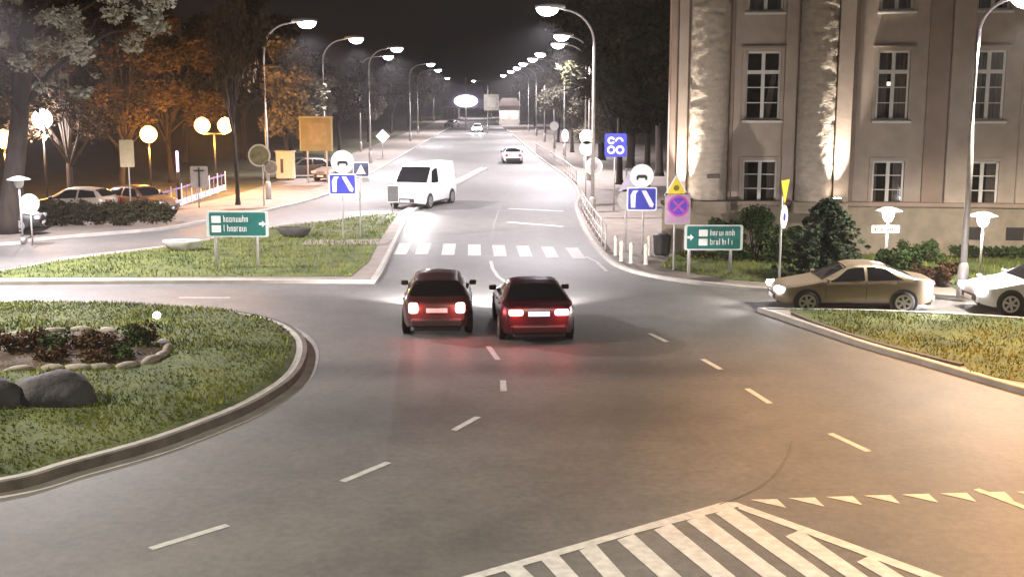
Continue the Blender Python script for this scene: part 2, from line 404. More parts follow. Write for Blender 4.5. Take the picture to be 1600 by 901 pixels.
# hatched nose
mark('hatch_border', [(1131, 784), (1152, 785), (1156, 791), (1000, 831), (758, 901), (548, 963), (520, 963), (722, 901)])
mark('hatch_border', [(1152, 785), (1162, 789), (1300, 838), (1480, 904), (1650, 964), (1610, 964), (1440, 901), (1290, 845), (1154, 795)])
def hatch(x0, y0, x1, y1, w):
    k = (960-y0)/(y1-y0); xe = x0+(x1-x0)*k
    mark('hatch_stripe', [(x0-w*.36, y0+2), (x0+w*.42, y0-8), (xe+w*.62, 960), (xe-w*.42, 960)])
for a in ((1130, 800, 1274, 901, 34), (1085, 812, 1206, 901, 34), (1034, 826, 1127, 901, 34), (976, 842, 1043, 901, 33), (917, 858, 956, 901, 33), (858, 874, 883, 901, 33), (800, 890, 812, 901, 32), (1238, 836, 1335, 901, 30), (1348, 876, 1397, 905, 26)): hatch(*a)
# tar seams
for pts in ([(1237, 690), (1230, 712), (1219, 731), (1203, 748), (1183, 763), (1156, 776), (1124, 788)],):
    for a, b_ in zip(pts, pts[1:]): stripe('tar_seam', a, b_, 0.028, mat('tar', (0.085, 0.08, 0.076), .7, .2))

# --- grass blades
grass_tufts('island_grass', offset_line(isl, .34, True), 34000, lambda x, y: isl_z(x, y)+.03, 0.065, keep=lambda x, y: x > -16)
grass_tufts('triangle_grass', tri_in, 9000, lambda x, y: 0.125, 0.065, keep=lambda x, y: x < 16)
grass_tufts('splitter_grass', spl_in, 9000, lambda x, y: 0.118, 0.10, keep=lambda x, y: x > -19)
grass_tufts('lawn_grass', lawn_poly, 7000, lambda x, y: 0.118, 0.11, keep=lambda x, y: x < 20)

# ================================================================== BUILDING
STUCCO = mat('stucco', (0.37, 0.295, 0.235), 0.9, 0.10, 1.5, bump=0.25, bscale=40)
STUCCO2 = mat('stucco_brown', (0.27, 0.195, 0.150), 0.9, 0.10, 1.5, bump=0.25, bscale=40)
STONE = mat('column_stone', (0.42, 0.35, 0.275), 0.9, 0.14, 3.0, bump=0.6, bscale=9, aniso=(1, 1, 2.2))
PLINTH = mat('plinth_stone', (0.23, 0.185, 0.135), 0.9, 0.16, 2.0, bump=0.5, bscale=14)
FRAME = mat('window_frame', (0.62, 0.58, 0.52), 0.6, 0.06)
def pane_mat():
    m = bpy.data.materials.new('window_glass'); m.use_nodes = True; n = m.node_tree.nodes; l = m.node_tree.links
    n.remove(n['Principled BSDF']); out = n['Material Output']
    t = n.new('ShaderNodeBsdfTransparent'); t.inputs[0].default_value = (.55, .52, .5, 1)
    g = n.new('ShaderNodeBsdfGlossy'); g.inputs['Roughness'].default_value = 0.06; g.inputs[0].default_value = (.8, .8, .8, 1)
    fr = n.new('ShaderNodeFresnel'); fr.inputs[0].default_value = 1.5
    mx = n.new('ShaderNodeMixShader'); l.new(fr.outputs[0], mx.inputs[0]); l.new(t.outputs[0], mx.inputs[1]); l.new(g.outputs[0], mx.inputs[2]); l.new(mx.outputs[0], out.inputs[0])
    return m
PANE = pane_mat()
B0 = G(1045, 395); BROT = R(-7.0)
bld = thing('corner_building', 'large pale stucco building with half-round columns and tall windows behind the gold car', 'building', B0, BROT)
bu = Vector((math.cos(BROT), math.sin(BROT), 0)); bn = Vector((math.sin(BROT), -math.cos(BROT), 0))
def FA(px, py):
    d = ray(px, py); o = Vector((0, 0, CAMH)); t = (B0-o).dot(bn)/d.dot(bn); p = o+d*t
    return (p-B0).dot(bu), p.z
def U(px): return FA(px, 250)[0]
ZG0, ZG1 = FA(1290, 318)[1], FA(1290, 251)[1]      # ground floor window
ZM0, ZM1 = FA(1290, 188)[1], FA(1290, 80)[1]
ZT0, ZT1 = FA(1290, 18)[1], FA(1290, 18)[1]+2.7
ZPL = FA(1290, 312)[1]-0.05
UW, TOPZ, DEPTH = 24.0, 16.0, 13.0
bays = [(1161, 1215), (1364, 1414), (1511, 1562)]
wins = []
ub = [(U(a), U(b_)) for a, b_ in bays]
step = 5.1
ub.append((ub[-1][0]+step*1.1, ub[-1][1]+step*1.1))
for (a, b_) in ub:
    wins += [(a, b_, ZG0, ZG1, 'low'), (a, b_, ZM0, ZM1, 'tall'), (a, b_, ZT0, ZT1, 'tall')]
def holed_wall(name, u0, u1, z0, z1, holes, m, parent, reveal=0.22):
    us = sorted({u0, u1, *[h[0] for h in holes], *[h[1] for h in holes]}); zs = sorted({z0, z1, *[h[2] for h in holes], *[h[3] for h in holes]})
    v, f = [], []
    def q(*p): b_ = len(v); v.extend(p); f.append((b_, b_+1, b_+2, b_+3))
    for a, b_ in zip(us, us[1:]):
        for c, d in zip(zs, zs[1:]):
            if any(h[0] <= (a+b_)/2 <= h[1] and h[2] <= (c+d)/2 <= h[3] for h in holes): continue
            q((a, 0, c), (b_, 0, c), (b_, 0, d), (a, 0, d))
    for h in holes:
        a, b_, c, d = h[:4]; y = reveal
        q((a, 0, c), (b_, 0, c), (b_, y, c), (a, y, c)); q((a, 0, d), (a, y, d), (b_, y, d), (b_, 0, d))
        q((a, 0, c), (a, y, c), (a, y, d), (a, 0, d)); q((b_, 0, c), (b_, 0, d), (b_, y, d), (b_, y, c))
    D = DEPTH
    q((u0, 0, z0), (u0, 0, z1), (u0, D, z1), (u0, D, z0)); q((u1, 0, z0), (u1, D, z0), (u1, D, z1), (u1, 0, z1))
    q((u0, D, z0), (u0, D, z1), (u1, D, z1), (u1, D, z0))
    return pydata(name, v, f, m, parent)
wall = holed_wall('wall', 0, UW, 0.1, TOPZ, wins, STUCCO, bld)
room = box('interior', (UW/2, 2.6, 8), (UW-0.5, 0.1, 15.5), mat('interior_dark', (0.05, 0.042, 0.036), .9, .2), bld)
box('roof', (UW/2, DEPTH/2-0.3, TOPZ+0.25), (UW+1.0, DEPTH+1.2, 0.5), STUCCO2, bld, bevel=0.05)
def bpart(name, a, b_, z0, z1, y0, y1, m, parent=bld, bevel=0.02): return box(name, ((a+b_)/2, (y0+y1)/2, (z0+z1)/2), (b_-a, abs(y1-y0), z1-z0), m, parent, bevel)
# plinth, its ledge and cellar windows
bpart('plinth', -0.3, UW, 0.0, ZPL-0.16, -0.30, 0.2, PLINTH); bpart('plinth_ledge', -0.36, UW, ZPL-0.157, ZPL, -0.38, 0.2, STUCCO2)
for px in (1527, 1590):
    u = U(px); bpart('cellar_window', u-0.32, u+0.32, 0.72, 1.2, -0.325, -0.26, mat('cellar_dark', (.02, .016, .013), .6, .2))
# pilasters
for a, b_, y, m in ((1045, 1056, .10, STUCCO2), (1057, 1072, .22, STUCCO), (1137, 1143, .06, STUCCO2), (1221, 1240, .12, STUCCO), (1302, 1326, .30, STUCCO), (1327, 1334, .12, STUCCO2),
                   (1441, 1474, .16, STUCCO2), (1476, 1509, .28, STUCCO), (1588, 1620, .22, STUCCO), (1650, 1690, .16, STUCCO2)):
    bpart('pilaster', U(a), U(b_), ZPL+0.003, TOPZ-0.2, -y, 0.05, m)
def column(px0, px1):
    u0, u1 = U(px0), U(px1); c, r = (u0+u1)/2, (u1-u0)/2; z0, z1 = ZPL+0.02, TOPZ-0.25
    seg, rows = 30, 190; v, f = [], []
    for i in range(rows+1):
        z = z0+(z1-z0)*i/rows
        for k in range(seg+1):
            t = math.pi*k/seg; x, y = -math.cos(t), -math.sin(t)
            p = Vector((x*1.3+c, y*1.3, z*1.6)); d = 0.022*noise.fractal(p*2.2, 1.0, 2.0, 3)
            fis = noise.noise(Vector((x*.9+c*3, y*.9, z*3.3))); up = min(1, max(0, (z-6.0)/4.5))
            if fis > 0.22: d -= (0.02+0.075*up)*min(1, (fis-0.22)*5)
            v.append((c+x*(r+d), y*(r+d), z))
    for i in range(rows):
        for k in range(seg):
            a = i*(seg+1)+k; f.append((a, a+1, a+seg+2, a+seg+1))
    o = pydata('column', v, f, STONE, bld, smooth=True)
    bpart('column_base', u0-0.12, u1+0.12, ZPL-0.4, ZPL+0.02, -r-0.25, 0.1, PLINTH)
    return c, r
c1 = column(1076, 1136); c2 = column(1243, 1301)
# a wall plate on the first column
bpart('wall_plate', c1[0]-0.05, c1[0]+0.42, 2.95, 3.1, -c1[1]-0.05, -c1[1]+0.1, mat('plate_dark', (.1, .08, .06), .6, .1))
for i, (a, b_, z0, z1, kind) in enumerate(wins):
    w = bpy.data.objects.new('window', None); C.objects.link(w); w.parent = bld
    bm = bmesh.new(); t = 0.075; y = 0.12
    for (xa, xb, za, zb) in ((a, a+t, z0, z1), (b_-t, b_, z0, z1), (a, b_, z0, z0+t), (a, b_, z1-t, z1)):
        bx(bm, ((xa+xb)/2, y, (za+zb)/2), (xb-xa, .07, zb-za))
    mid = (a+b_)/2; bx(bm, (mid, y-.004, (z0+z1)/2), (.13, .08, z1-z0-.01))
    zt = z1-(z1-z0)*0.30 if kind == 'tall' else z1
    if kind == 'tall': bx(bm, (mid, y-.007, zt), (b_-a-.01, .08, .14))
    obj('frame', bm, FRAME, w)
    bm = bmesh.new()
    for xa, xb in ((a+t, mid-.065), (mid+.065, b_-t)):
        for zz in ([z0+t+(zt-z0-t)*k/3 for k in (1, 2)] if kind == 'tall' else [z0+(z1-z0)*k/3 for k in (1, 2)]):
            bx(bm, ((xa+xb)/2, y, zz), (xb-xa, .03, .035))
    obj('glazing_bar', bm, FRAME, w)
    for xa, xb in ((a+t, mid-.065), (mid+.065, b_-t)):
        for za, zb in (((z0+t, zt-.07), (zt+.07, z1-t)) if kind == 'tall' else ((z0+t, z1-t),)):
            pydata('pane', [(xa, y+.01, za), (xb, y+.01, za), (xb, y+.01, zb), (xa, y+.01, zb)], [(0, 1, 2, 3)], PANE, w)
    bpart('sill', a-.12, b_+.12, z0-.10, z0-.003, -.14, .1, FRAME, w)
    bm = bmesh.new()
    for (xa, xb, za, zb) in ((a-.13, a-.003, z0+.01, z1+.13), (b_+.003, b_+.13, z0+.01, z1+.13), (a, b_, z1+.003, z1+.13)): bx(bm, ((xa+xb)/2, -.02, (za+zb)/2), (xb-xa, .06, zb-za))
    obj('surround', bm, STUCCO, w)
    if kind == 'tall': bpart('hood', a-.18, b_+.18, z1+.135, z1+.21, -.13, .04, STUCCO2, w)
    CUR = mat('curtain', (.30, .27, .24), .9, .2, 8, aniso=(6, 1, .3))
    if (i % 3 == 1 and i < 3):        # one drawn curtain hangs slantwise
        pydata('curtain', [(mid+.02, .3, z0+.1), (mid+.3, .3, z0+.1), (b_-.12, .3, zt-.1), (b_-.3, .3, zt-.1)], [(0, 1, 2, 3)], CUR, w)
    else:
        for xa, xb in ((a+.02, a+.02+.2*(1+i % 3)), (b_-.02-.17*(1+(i+1) % 3), b_-.02)):
            n = 12; v = []; f = []
            for k in range(n+1):
                x = xa+(xb-xa)*k/n; yy = .32+.03*math.sin(k*2.1); v += [(x, yy, z0+.05), (x, yy, z1-.05)]
            for k in range(n): f.append((2*k, 2*k+2, 2*k+3, 2*k+1))
            pydata('curtain', v, f, CUR, w, smooth=True)
# a ceiling tube lit inside the second room
ua, ubb = ub[1]; zt = FA(1390, 131)[1]
box('ceiling_tube', ((ua+ubb)/2-.05, 0.45, zt), (0.75, .08, .14), mat('tube_lit', (.8, .8, .8), .5, 0, emit=(1, .9, .75), estr=2.2), bld)
def floodlight(u, y, z, tx, label):
    p = B0+bu*u-bn*(-0)+Vector((0, 0, z)); p = p+bn*y
    t = thing('floodlight', label, 'floodlight', p, BROT, 'uplights at the column feet')
    box('housing', (0, 0, 0.09), (.34, .20, .16), DARKMETAL, t, .02); box('bracket', (0, 0, .012), (.1, .12, .024), STEEL, t)
    pydata('lens', [(-.14, -.08, .173), (.14, -.08, .173), (.14, .08, .173), (-.14, .08, .173)], [(0, 1, 2, 3)], LENSW, t)
    spot('flood_light', t, (0, 0, .2), (tx, 0.25, 9.0), P_FLOOD, (1, .90, .80), R(48), .9, .08)
floodlight(c1[0]-c1[1]-0.25, 0.50, ZPL, 0.45, 'small floodlight on the plinth shining up the left column')
floodlight(c2[0]+c2[1]+0.14, 0.62, ZPL, -0.40, 'small floodlight on the plinth shining up the right column')
for q in (bld,): pass
for px in (c1[0]-c1[1]-.25, c2[0]+c2[1]+.14): bpart('light_ledge', px-.3, px+.3, ZPL-.25, ZPL-.004, -1.2, -.2, PLINTH)

# ================================================================== STREET LAMPS
def lamp_head(t, hx, hz, dirx, lens=LENS, sc=1.0):
    v, f = [], []; ns, nr = 9, 10
    for i in range(ns):
        s = i/(ns-1); x = hx+dirx*(-0.42+0.95*s)*sc; w = (0.05+0.16*math.sin(math.pi*min(1, s*.9+.08))**.7)*sc; h = (0.04+0.09*math.sin(math.pi*min(1, s*.9+.08))**.7)*sc
        for k in range(nr):
            a = 2*math.pi*k/nr; z = h*math.sin(a); v.append((x, w*math.cos(a), hz+0.06+(z if z > 0 else z*.5)))
    for i in range(ns-1):
        for k in range(nr): f.append((i*nr+k, i*nr+(k+1) % nr, (i+1)*nr+(k+1) % nr, (i+1)*nr+k))
    f.append(tuple(range(nr))); f.append(tuple((ns-1)*nr+k for k in range(nr)))
    hd = pydata('lamp_head', v, f, SIGNBACK, t, smooth=True)
    v, f = [], []
    for i in range(6):
        a = i/5*math.pi/2
        for k in range(14):
            b_ = 2*math.pi*k/14; v.append((hx+dirx*0.14*sc+0.36*sc*math.cos(a)*math.cos(b_), 0.19*sc*math.cos(a)*math.sin(b_), hz+0.03-0.26*sc*math.sin(a)))
    for i in range(5):
        for k in range(14): f.append((i*14+k, i*14+(k+1) % 14, (i+1)*14+(k+1) % 14, (i+1)*14+k))
    pydata('lens', v, f, lens, hd, smooth=True)
def street_lamp(loc, arm, label, h=10.0, power=None, col=COOL, lens=LENS, lean=0.0, group='street lamps along the avenue', rz=0, sc=1.0, cone=148):
    t = thing('street_lamp', label, 'street lamp', loc, rz, group)
    lathe('base', [(.16, 0), (.16, .9), (.13, 1.0), (.10, 1.05)], STEEL, t, 12)
    d = 1 if arm > 0 else -1; L = abs(arm); rr = min(1.6, L*.85); pts = [(0, 0, 1.0), (0, 0, 4), (0, 0, h-rr-.05)]
    for k in range(1, 9):
        a = k/8*R(84); pts.append((d*rr*(1-math.cos(a)), 0, h-rr-.05+rr*math.sin(a)))
    pts.append((d*(L-.35), 0, h+.03))
    rad = [.095, .085, .07]+[.06-.0015*k for k in range(8)]+[.035]
    tube('pole', pts, rad, STEEL, t, 10)
    lamp_head(t, d*L, h, d, lens, sc*1.5)
    spot('lamp_light', t, (d*(L+.1), 0, h-.62), (d*(L+1.6), 0, 0), power or P_STREET, col, R(cone), .45, .22)
    return t
def lamp_px(px, hx, s, label, **k):
    Y = F/s; p = at(px, 200, Y); q = at(hx, 60, Y)
    return street_lamp((p.x, Y, 0.1), q.x-p.x, label, **k)
ordn = ['nearest', 'second', 'third', 'fourth', 'fifth', 'sixth', 'seventh', 'eighth', 'ninth']
for i, (px, hx, s) in enumerate(((416, 474, 27), (507, 552, 21), (578, 616, 17.5), (563, 603, 14.5), (641, 670, 11.75), (653, 682, 9.6), (678, 697, 6.6))):
    lab = ['street lamp with curved arm beside the round mirror, nearest of the left row', 'street lamp rising behind the yellow billboard, second of the left row', 'taller of the paired street lamps right of the left lane sign',
           'thinner far street lamp standing just left of its pair in the left row', 'fifth street lamp of the left row from the front', 'sixth street lamp of the left row from the front', 'farthest street lamp of the left row'][i]
    lamp_px(px, hx, s, lab)
for i, (px, hx, s) in enumerate(((927, 862, 32), (921, 882, 22), (915, 876, 19), (882, 848, 15.5), (866, 835, 13.6), (851, 820, 11.9), (838, 810, 10.4), (826, 800, 9.1), (812, 788, 7.6))):
    lab = ['tall street lamp beside the round grey-ringed sign, nearest of the right row', 'street lamp directly behind the nearest one of the right row', 'third street lamp of the right row, arm just under the second',
           'fourth street lamp of the right row, standing alone against trees', 'fifth street lamp of the right row from the front', 'sixth street lamp of the right row from the front', 'seventh street lamp of the right row from the front', 'eighth street lamp of the right row from the front', 'farthest street lamp of the right row'][i]
    lamp_px(px, hx, s, lab)
lamp_px(768, 741, 5.6, 'distant street lamp above the glowing oval sign at the end of the avenue')
# right foreground lamp
B = G(1502, 470); street_lamp((B.x, B.y, .1), 1.1, 'tall pale street lamp between the gold car and the white car', h=hgt(3, B.y), col=WARM, lens=LENS, group='street lamps round the roundabout', rz=R(-35), power=7000)
# lamps of the same roundabout that stand just outside the picture
street_lamp((-22.5, 21.0, .1), 2.2, 'street lamp at the left edge of the roundabout outside the picture', col=WARM, lens=LENSW, power=P_ROUND, group='street lamps round the roundabout')
street_lamp((16.5, 19.5, .1), -1.4, 'sodium street lamp at the right edge of the roundabout outside the picture', col=ORANGE, lens=GLOBE, power=P_SODIUM, cone=105, group='street lamps round the roundabout')
street_lamp((-20.5, 39.0, .1), 2.2, 'street lamp on the left arm of the roundabout outside the picture', power=17000, group='street lamps round the roundabout')
street_lamp((5.5, 8.0, .1), -2.2, 'street lamp next to the viewpoint outside the picture', col=WARM, lens=LENSW, power=P_ROUND*.42, group='street lamps round the roundabout')

# ================================================================== PARK LAMPS AND LANTERNS
def globe_lamp(px, pyc, s, label, white=False, r=.48, twin=False):
    Y = F/s; p = at(px, pyc, Y); h = p.z
    t = thing('park_lamp', label, 'lamp', (p.x, Y, .09), 0, 'globe lamps in the park'); h -= .09
    lathe('base', [(.13, 0), (.13, .35), (.07, .45), (.06, .5)], DARKMETAL, t, 12)
    tube('pole', [(0, 0, .45), (0, 0, h-r)], [.055, .045], DARKMETAL, t, 8)
    xs = (0,) if not twin else (-twin, twin)
    if twin: tube('cross_arm', [(-twin, 0, h-r-.02), (twin, 0, h-r-.02)], .035, DARKMETAL, t, 8)
    for x in xs:
        lathe('globe', [(.06, h-r)]+[(r*math.sin(math.pi*k/12), h-r*math.cos(math.pi*k/12)) for k in range(1, 12)]+[(.02, h+r)], GLOBEW if white else GLOBE, t, 18, loc=(x, 0, 0))
        point('globe_light', t, (x, 0, h-r-.25), P_GLOBE, (1, .9, .88) if white else ORANGE, .15)
        point('globe_light', t, (x, 0, h+r+.25), P_GLOBE*.25, (1, .9, .88) if white else ORANGE, .15)
globe_lamp(232, 210, 27, 'single orange globe lamp in the middle of the park')
globe_lamp(334, 196, 25, 'orange twin-globe park lamp near the dark tree trunk', twin=.72)
globe_lamp(6, 217, 30, 'orange globe lamp at the left edge behind the big tree')
globe_lamp(66, 186, 30, 'white globe lamp shining through the branches of the big tree', white=True, r=.5)
def lantern(bx_, by, pyc, label, lit=True, power=None):
    B = G(bx_, by, .1); h = hgt(pyc, B.y)-.1
    t = thing('hat_lantern', label, 'lantern', B, 0, 'hat lanterns')
    lathe('base', [(.10, 0), (.10, .15), (.05, .2)], STEEL, t, 12)
    tube('pole', [(0, 0, .15), (0, 0, h-.2)], [.045, .04], STEEL, t, 8)
    lathe('lens', [(.10, h-.22), (.17, h-.1), (.19, h+.06), (.17, h+.1)], (LENS if lit else WHITE), t, 16)
    lathe('hat', [(.17, h+.1), (.45, h+.10), (.46, h+.13), (.20, h+.23), (.05, h+.26)], WHITE, t, 20)
    if lit: point('lantern_light', t, (0, 0, h-.36), power or P_LANTERN, (.95, .92, 1), .12)
lantern(1383, 428, 335, 'lit hat lantern above the small white street plate in front of the building')
lantern(1530, 436, 343, 'lit hat lantern right of the tall pale street lamp')
lantern(36, 378, 285, 'unlit hat lantern beside the round sign back at the left edge', lit=False)
# slim glowing column in the park
B = G(256, 322); t = thing('light_column', 'slim violet-white glowing light column left of the picket fence', 'light', (B.x, B.y+3, .09))
lathe('socket', [(.10, 0), (.10, 1.55), (.08, 1.6)], DARKMETAL, t, 12)
lathe('tube', [(.06, 1.6), (.075, 1.65), (.075, 2.75), (.05, 2.8)], mat('violet_lit', (.6, .4, .7), .5, 0, emit=(.8, .45, .9), estr=1.6), t, 12)

# ================================================================== VEGETATION
LEAF = {}
def leafmat(name, c, c2, rough=.75):
    return mat('leaf_'+name, c, .95, .3, .55, col2=c2, detail=6, spec=.08)
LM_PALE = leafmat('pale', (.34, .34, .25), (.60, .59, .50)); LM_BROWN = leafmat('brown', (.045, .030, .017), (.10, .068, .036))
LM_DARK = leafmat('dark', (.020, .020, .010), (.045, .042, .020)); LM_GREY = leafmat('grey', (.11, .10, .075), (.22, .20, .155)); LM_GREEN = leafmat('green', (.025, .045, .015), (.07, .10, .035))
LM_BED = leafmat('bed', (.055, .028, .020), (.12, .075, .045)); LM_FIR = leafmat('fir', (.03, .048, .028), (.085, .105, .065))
def leaves(clumps, n, size, r, zs=.75):
    """leaf-sized quads spread through clumps (center, radius)"""
    v, f = [], []; tot = sum(c[1]**2 for c in clumps)
    for c, rad in clumps:
        m = int(n*rad**2/tot)
        for _ in range(m):
            while True:
                d = Vector((r.uniform(-1, 1), r.uniform(-1, 1), r.uniform(-1, 1)))
                if d.length < 1: break
            d *= (0.55+.45*r.random())/max(.35, d.length)**.5
            p = Vector(c)+Vector((d.x*rad, d.y*rad, d.z*rad*zs)); s = size*r.uniform(.55, 1.35)
            a = Vector((r.gauss(0, 1), r.gauss(0, 1), r.gauss(0, .6))).normalized(); b_ = a.cross(Vector((r.gauss(0, 1), r.gauss(0, 1), r.gauss(0, 1)))).normalized()
            k = len(v); v += [p-a*s*.5, p+b_*s*.28, p+a*s*.5, p-b_*s*.28]; f.append((k, k+1, k+2, k+3))
    return v, f
def tree_meshes(seed, h, th, tr, crown, n, size, limbs=10, bare=0):
    """trunk and crown mesh data of a tree of height h; crown=(rx, rz, cz)"""
    r = random.Random(seed); rx, rz, cz = crown; cl = []
    for _ in range(16):
        while True:
            d = Vector((r.uniform(-1, 1), r.uniform(-1, 1), r.uniform(-1, 1)))
            if d.length < 1: break
        cl.append((Vector((d.x*rx, d.y*rx, cz+d.z*rz)), r.uniform(.28, .5)*rx))
    v, f = [], []
    lean = Vector((r.uniform(-.3, .3), r.uniform(-.3, .3), 0))
    tp = [Vector((0, 0, 0)), Vector((0, 0, .3)), lean*.4+Vector((0, 0, th*.5)), lean+Vector((0, 0, th)), lean*1.3+Vector((0, 0, h*.86))]
    tube_into(v, f, tp, [tr*1.35, tr, tr*.85, tr*.7, tr*.15], 9)
    for c, rad in cl[:limbs]:
        z0 = min(c.z-.4, th*r.uniform(.8, 1.25)); a = lean*(z0/th)+Vector((0, 0, z0)); m_ = (a+c)/2+Vector((r.uniform(-.3, .3), r.uniform(-.3, .3), r.uniform(-.1, .5)))
        tube_into(v, f, [a, m_, c], [tr*.42, tr*.25, tr*.07], 6)
        for _ in range(3+bare):
            e = c+Vector((r.gauss(0, 1), r.gauss(0, 1), r.gauss(.3, .7)))*rad*.9; tube_into(v, f, [m_+(c-m_)*r.random(), (c+e)/2, e], [tr*.10, tr*.06, tr*.02], 4)
    me = bpy.data.meshes.new('trunk'); me.from_pydata([tuple(x) for x in v], [], f); me.update(); me.materials.append(BARK)
    for p in me.polygons: p.use_smooth = True
    lv, lf = leaves(cl, n, size, r)
    mc = bpy.data.meshes.new('crown'); mc.from_pydata([tuple(x) for x in lv], [], lf); mc.update()
    return me, mc
def plant_tree(name, meshes, lm, loc, label, sc=1.0, rz=0.0, group=None):
    t = thing(name, label, 'tree', loc, rz, group); t.scale = (sc, sc, sc)
    link('trunk', meshes[0], None, t)
    mc = meshes[1]
    if not mc.materials: mc.materials.append(lm)
    o = link('crown', mc, None, t)
    o.material_slots[0].link = 'OBJECT'; o.material_slots[0].material = lm
    return t
TA = tree_meshes(1, 11, 3.2, .22, (3.1, 3.4, 7.2), 9000, .34)
TB = tree_meshes(2, 9, 2.4, .18, (2.7, 2.9, 5.7), 8000, .32)
TC = tree_meshes(3, 12, 3.0, .24, (3.4, 4.2, 7.6), 10000, .36)
TBARE = tree_meshes(4, 10, 2.6, .2, (3.0, 3.4, 6.3), 3200, .26, limbs=15, bare=5)
# big tree at the left edge: trunk and limbs as they run in the photograph
def big_tree():
    Y = 50.0; b_ = at(18, 362, Y); base = Vector((b_.x, Y, .1))
    t = thing('big_tree', 'large dark-trunked tree with pale lit foliage at the left edge', 'tree', base); r = random.Random(11)
    def L(px, py, dy=0.0): return at(px, py, Y+dy)-base
    v, f = [], []
    tube_into(v, f, [L(12, 362), L(15, 340), L(22, 270), L(30, 190), L(36, 110), L(44, 40), L(52, -60), L(60, -160)], [.62, .48, .42, .38, .34, .30, .22, .08], 12)
    for pts, rr in (([(34, 168), (52, 150), (66, 132), (80, 112), (112, 88), (150, 62), (172, 50), (212, 46), (240, 30)], .17), ([(36, 112), (20, 60), (8, 10), (-14, -60)], .16), ([(66, 134), (84, 136), (100, 142), (112, 148)], .07),
                   ([(40, 60), (90, 30), (140, 8), (200, -30)], .14), ([(44, 30), (100, -20), (170, -60)], .12), ([(30, 190), (10, 150), (-20, 120)], .13), ([(112, 88), (130, 70), (150, 30), (190, 5)], .07), ([(172, 50), (190, 62), (205, 78)], .05)):
        P = [L(x, y, r.uniform(-.8, .8)) for x, y in pts]; n = len(P); tube_into(v, f, P, [rr*(1-.85*i/(n-1)) for i in range(n)], 7)
    pydata('trunk', v, f, BARK, t, smooth=True)
    cl = []
    for _ in range(46):
        x, y = r.uniform(62, 262), r.uniform(-80, 85)
        if y > 100-(x-60)*.16 or (x > 200 and y > 60 and r.random() < .5): continue
        cl.append((L(x, y, r.uniform(-2, 2)), r.uniform(.35, .75)))
    for _ in range(18): cl.append((L(r.uniform(-40, 50), r.uniform(-20, 110), r.uniform(-2, 2)), r.uniform(.3, .6)))
    for _ in range(10): cl.append((L(r.uniform(60, 150), r.uniform(80, 150), r.uniform(-1.5, 1.5)), r.uniform(.2, .42)))
    for _ in range(14): cl.append((L(r.uniform(-60, 320), r.uniform(-260, -90), r.uniform(-3, 3)), r.uniform(.8, 1.3)))
    lv, lf = leaves(cl, 12500, .22, r, .8)
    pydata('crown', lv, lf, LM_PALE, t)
big_tree()
def tp(px, by): return G(px, by, .1)
plant_tree('park_tree', TBARE, LM_BROWN, tp(112, 325), 'sparse orange-lit tree behind the dark hedge at left', 1.0, .4)
plant_tree('park_tree', TBARE, LM_BROWN, tp(190, 302), 'sparse orange-lit tree behind the single globe lamp', 1.05, 2.2)
plant_tree('park_tree', TC, LM_BROWN, tp(268, 285), 'brown leafy tree between the single and the twin globe lamps', .95, 1.0)
plant_tree('park_tree', TBARE, LM_BROWN, tp(372, 320), 'dark-trunked tree rising right of the twin globe lamp', 1.0, 4.0).scale = (.62, .62, 1.75)
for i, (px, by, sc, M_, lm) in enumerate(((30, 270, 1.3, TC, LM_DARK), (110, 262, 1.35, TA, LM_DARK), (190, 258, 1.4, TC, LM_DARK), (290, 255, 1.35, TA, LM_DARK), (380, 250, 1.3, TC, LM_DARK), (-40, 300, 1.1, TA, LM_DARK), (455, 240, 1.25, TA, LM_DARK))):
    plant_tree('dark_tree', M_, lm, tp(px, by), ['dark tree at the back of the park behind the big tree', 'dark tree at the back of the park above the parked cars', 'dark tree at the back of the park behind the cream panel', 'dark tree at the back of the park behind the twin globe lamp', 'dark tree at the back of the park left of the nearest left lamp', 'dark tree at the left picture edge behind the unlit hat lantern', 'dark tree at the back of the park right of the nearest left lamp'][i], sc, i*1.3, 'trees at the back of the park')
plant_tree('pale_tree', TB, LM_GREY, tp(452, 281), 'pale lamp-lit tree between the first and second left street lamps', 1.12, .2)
plant_tree('pale_tree', TB, LM_GREY, tp(478, 262), 'grey-leaved tree behind the yellow billboard', 1.05, 2.0)
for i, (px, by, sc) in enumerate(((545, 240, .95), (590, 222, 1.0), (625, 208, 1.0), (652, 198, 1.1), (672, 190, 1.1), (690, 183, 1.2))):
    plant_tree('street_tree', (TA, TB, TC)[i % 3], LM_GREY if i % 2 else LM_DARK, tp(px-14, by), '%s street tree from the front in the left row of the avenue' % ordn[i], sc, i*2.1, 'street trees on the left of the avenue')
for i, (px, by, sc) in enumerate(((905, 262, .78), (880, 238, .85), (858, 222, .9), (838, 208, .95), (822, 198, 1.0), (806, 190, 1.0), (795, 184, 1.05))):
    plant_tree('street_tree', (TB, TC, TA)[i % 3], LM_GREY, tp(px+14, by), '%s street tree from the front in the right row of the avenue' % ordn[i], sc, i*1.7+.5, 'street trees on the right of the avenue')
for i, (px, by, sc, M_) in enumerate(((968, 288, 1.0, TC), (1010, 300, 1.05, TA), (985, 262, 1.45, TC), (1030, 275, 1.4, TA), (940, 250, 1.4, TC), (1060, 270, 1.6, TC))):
    plant_tree('dark_tree', M_, LM_DARK, tp(px, by), ['dark tree right behind the blue square sign', 'dark tree behind the right lane sign beside the building corner', 'tall dark tree farther back between blue sign and building', 'tall dark tree rising against the building corner', 'tall dark tree behind the nearest right street lamp', 'tallest dark tree half hidden behind the building corner'][i], sc, i*1.9, 'trees left of the building')
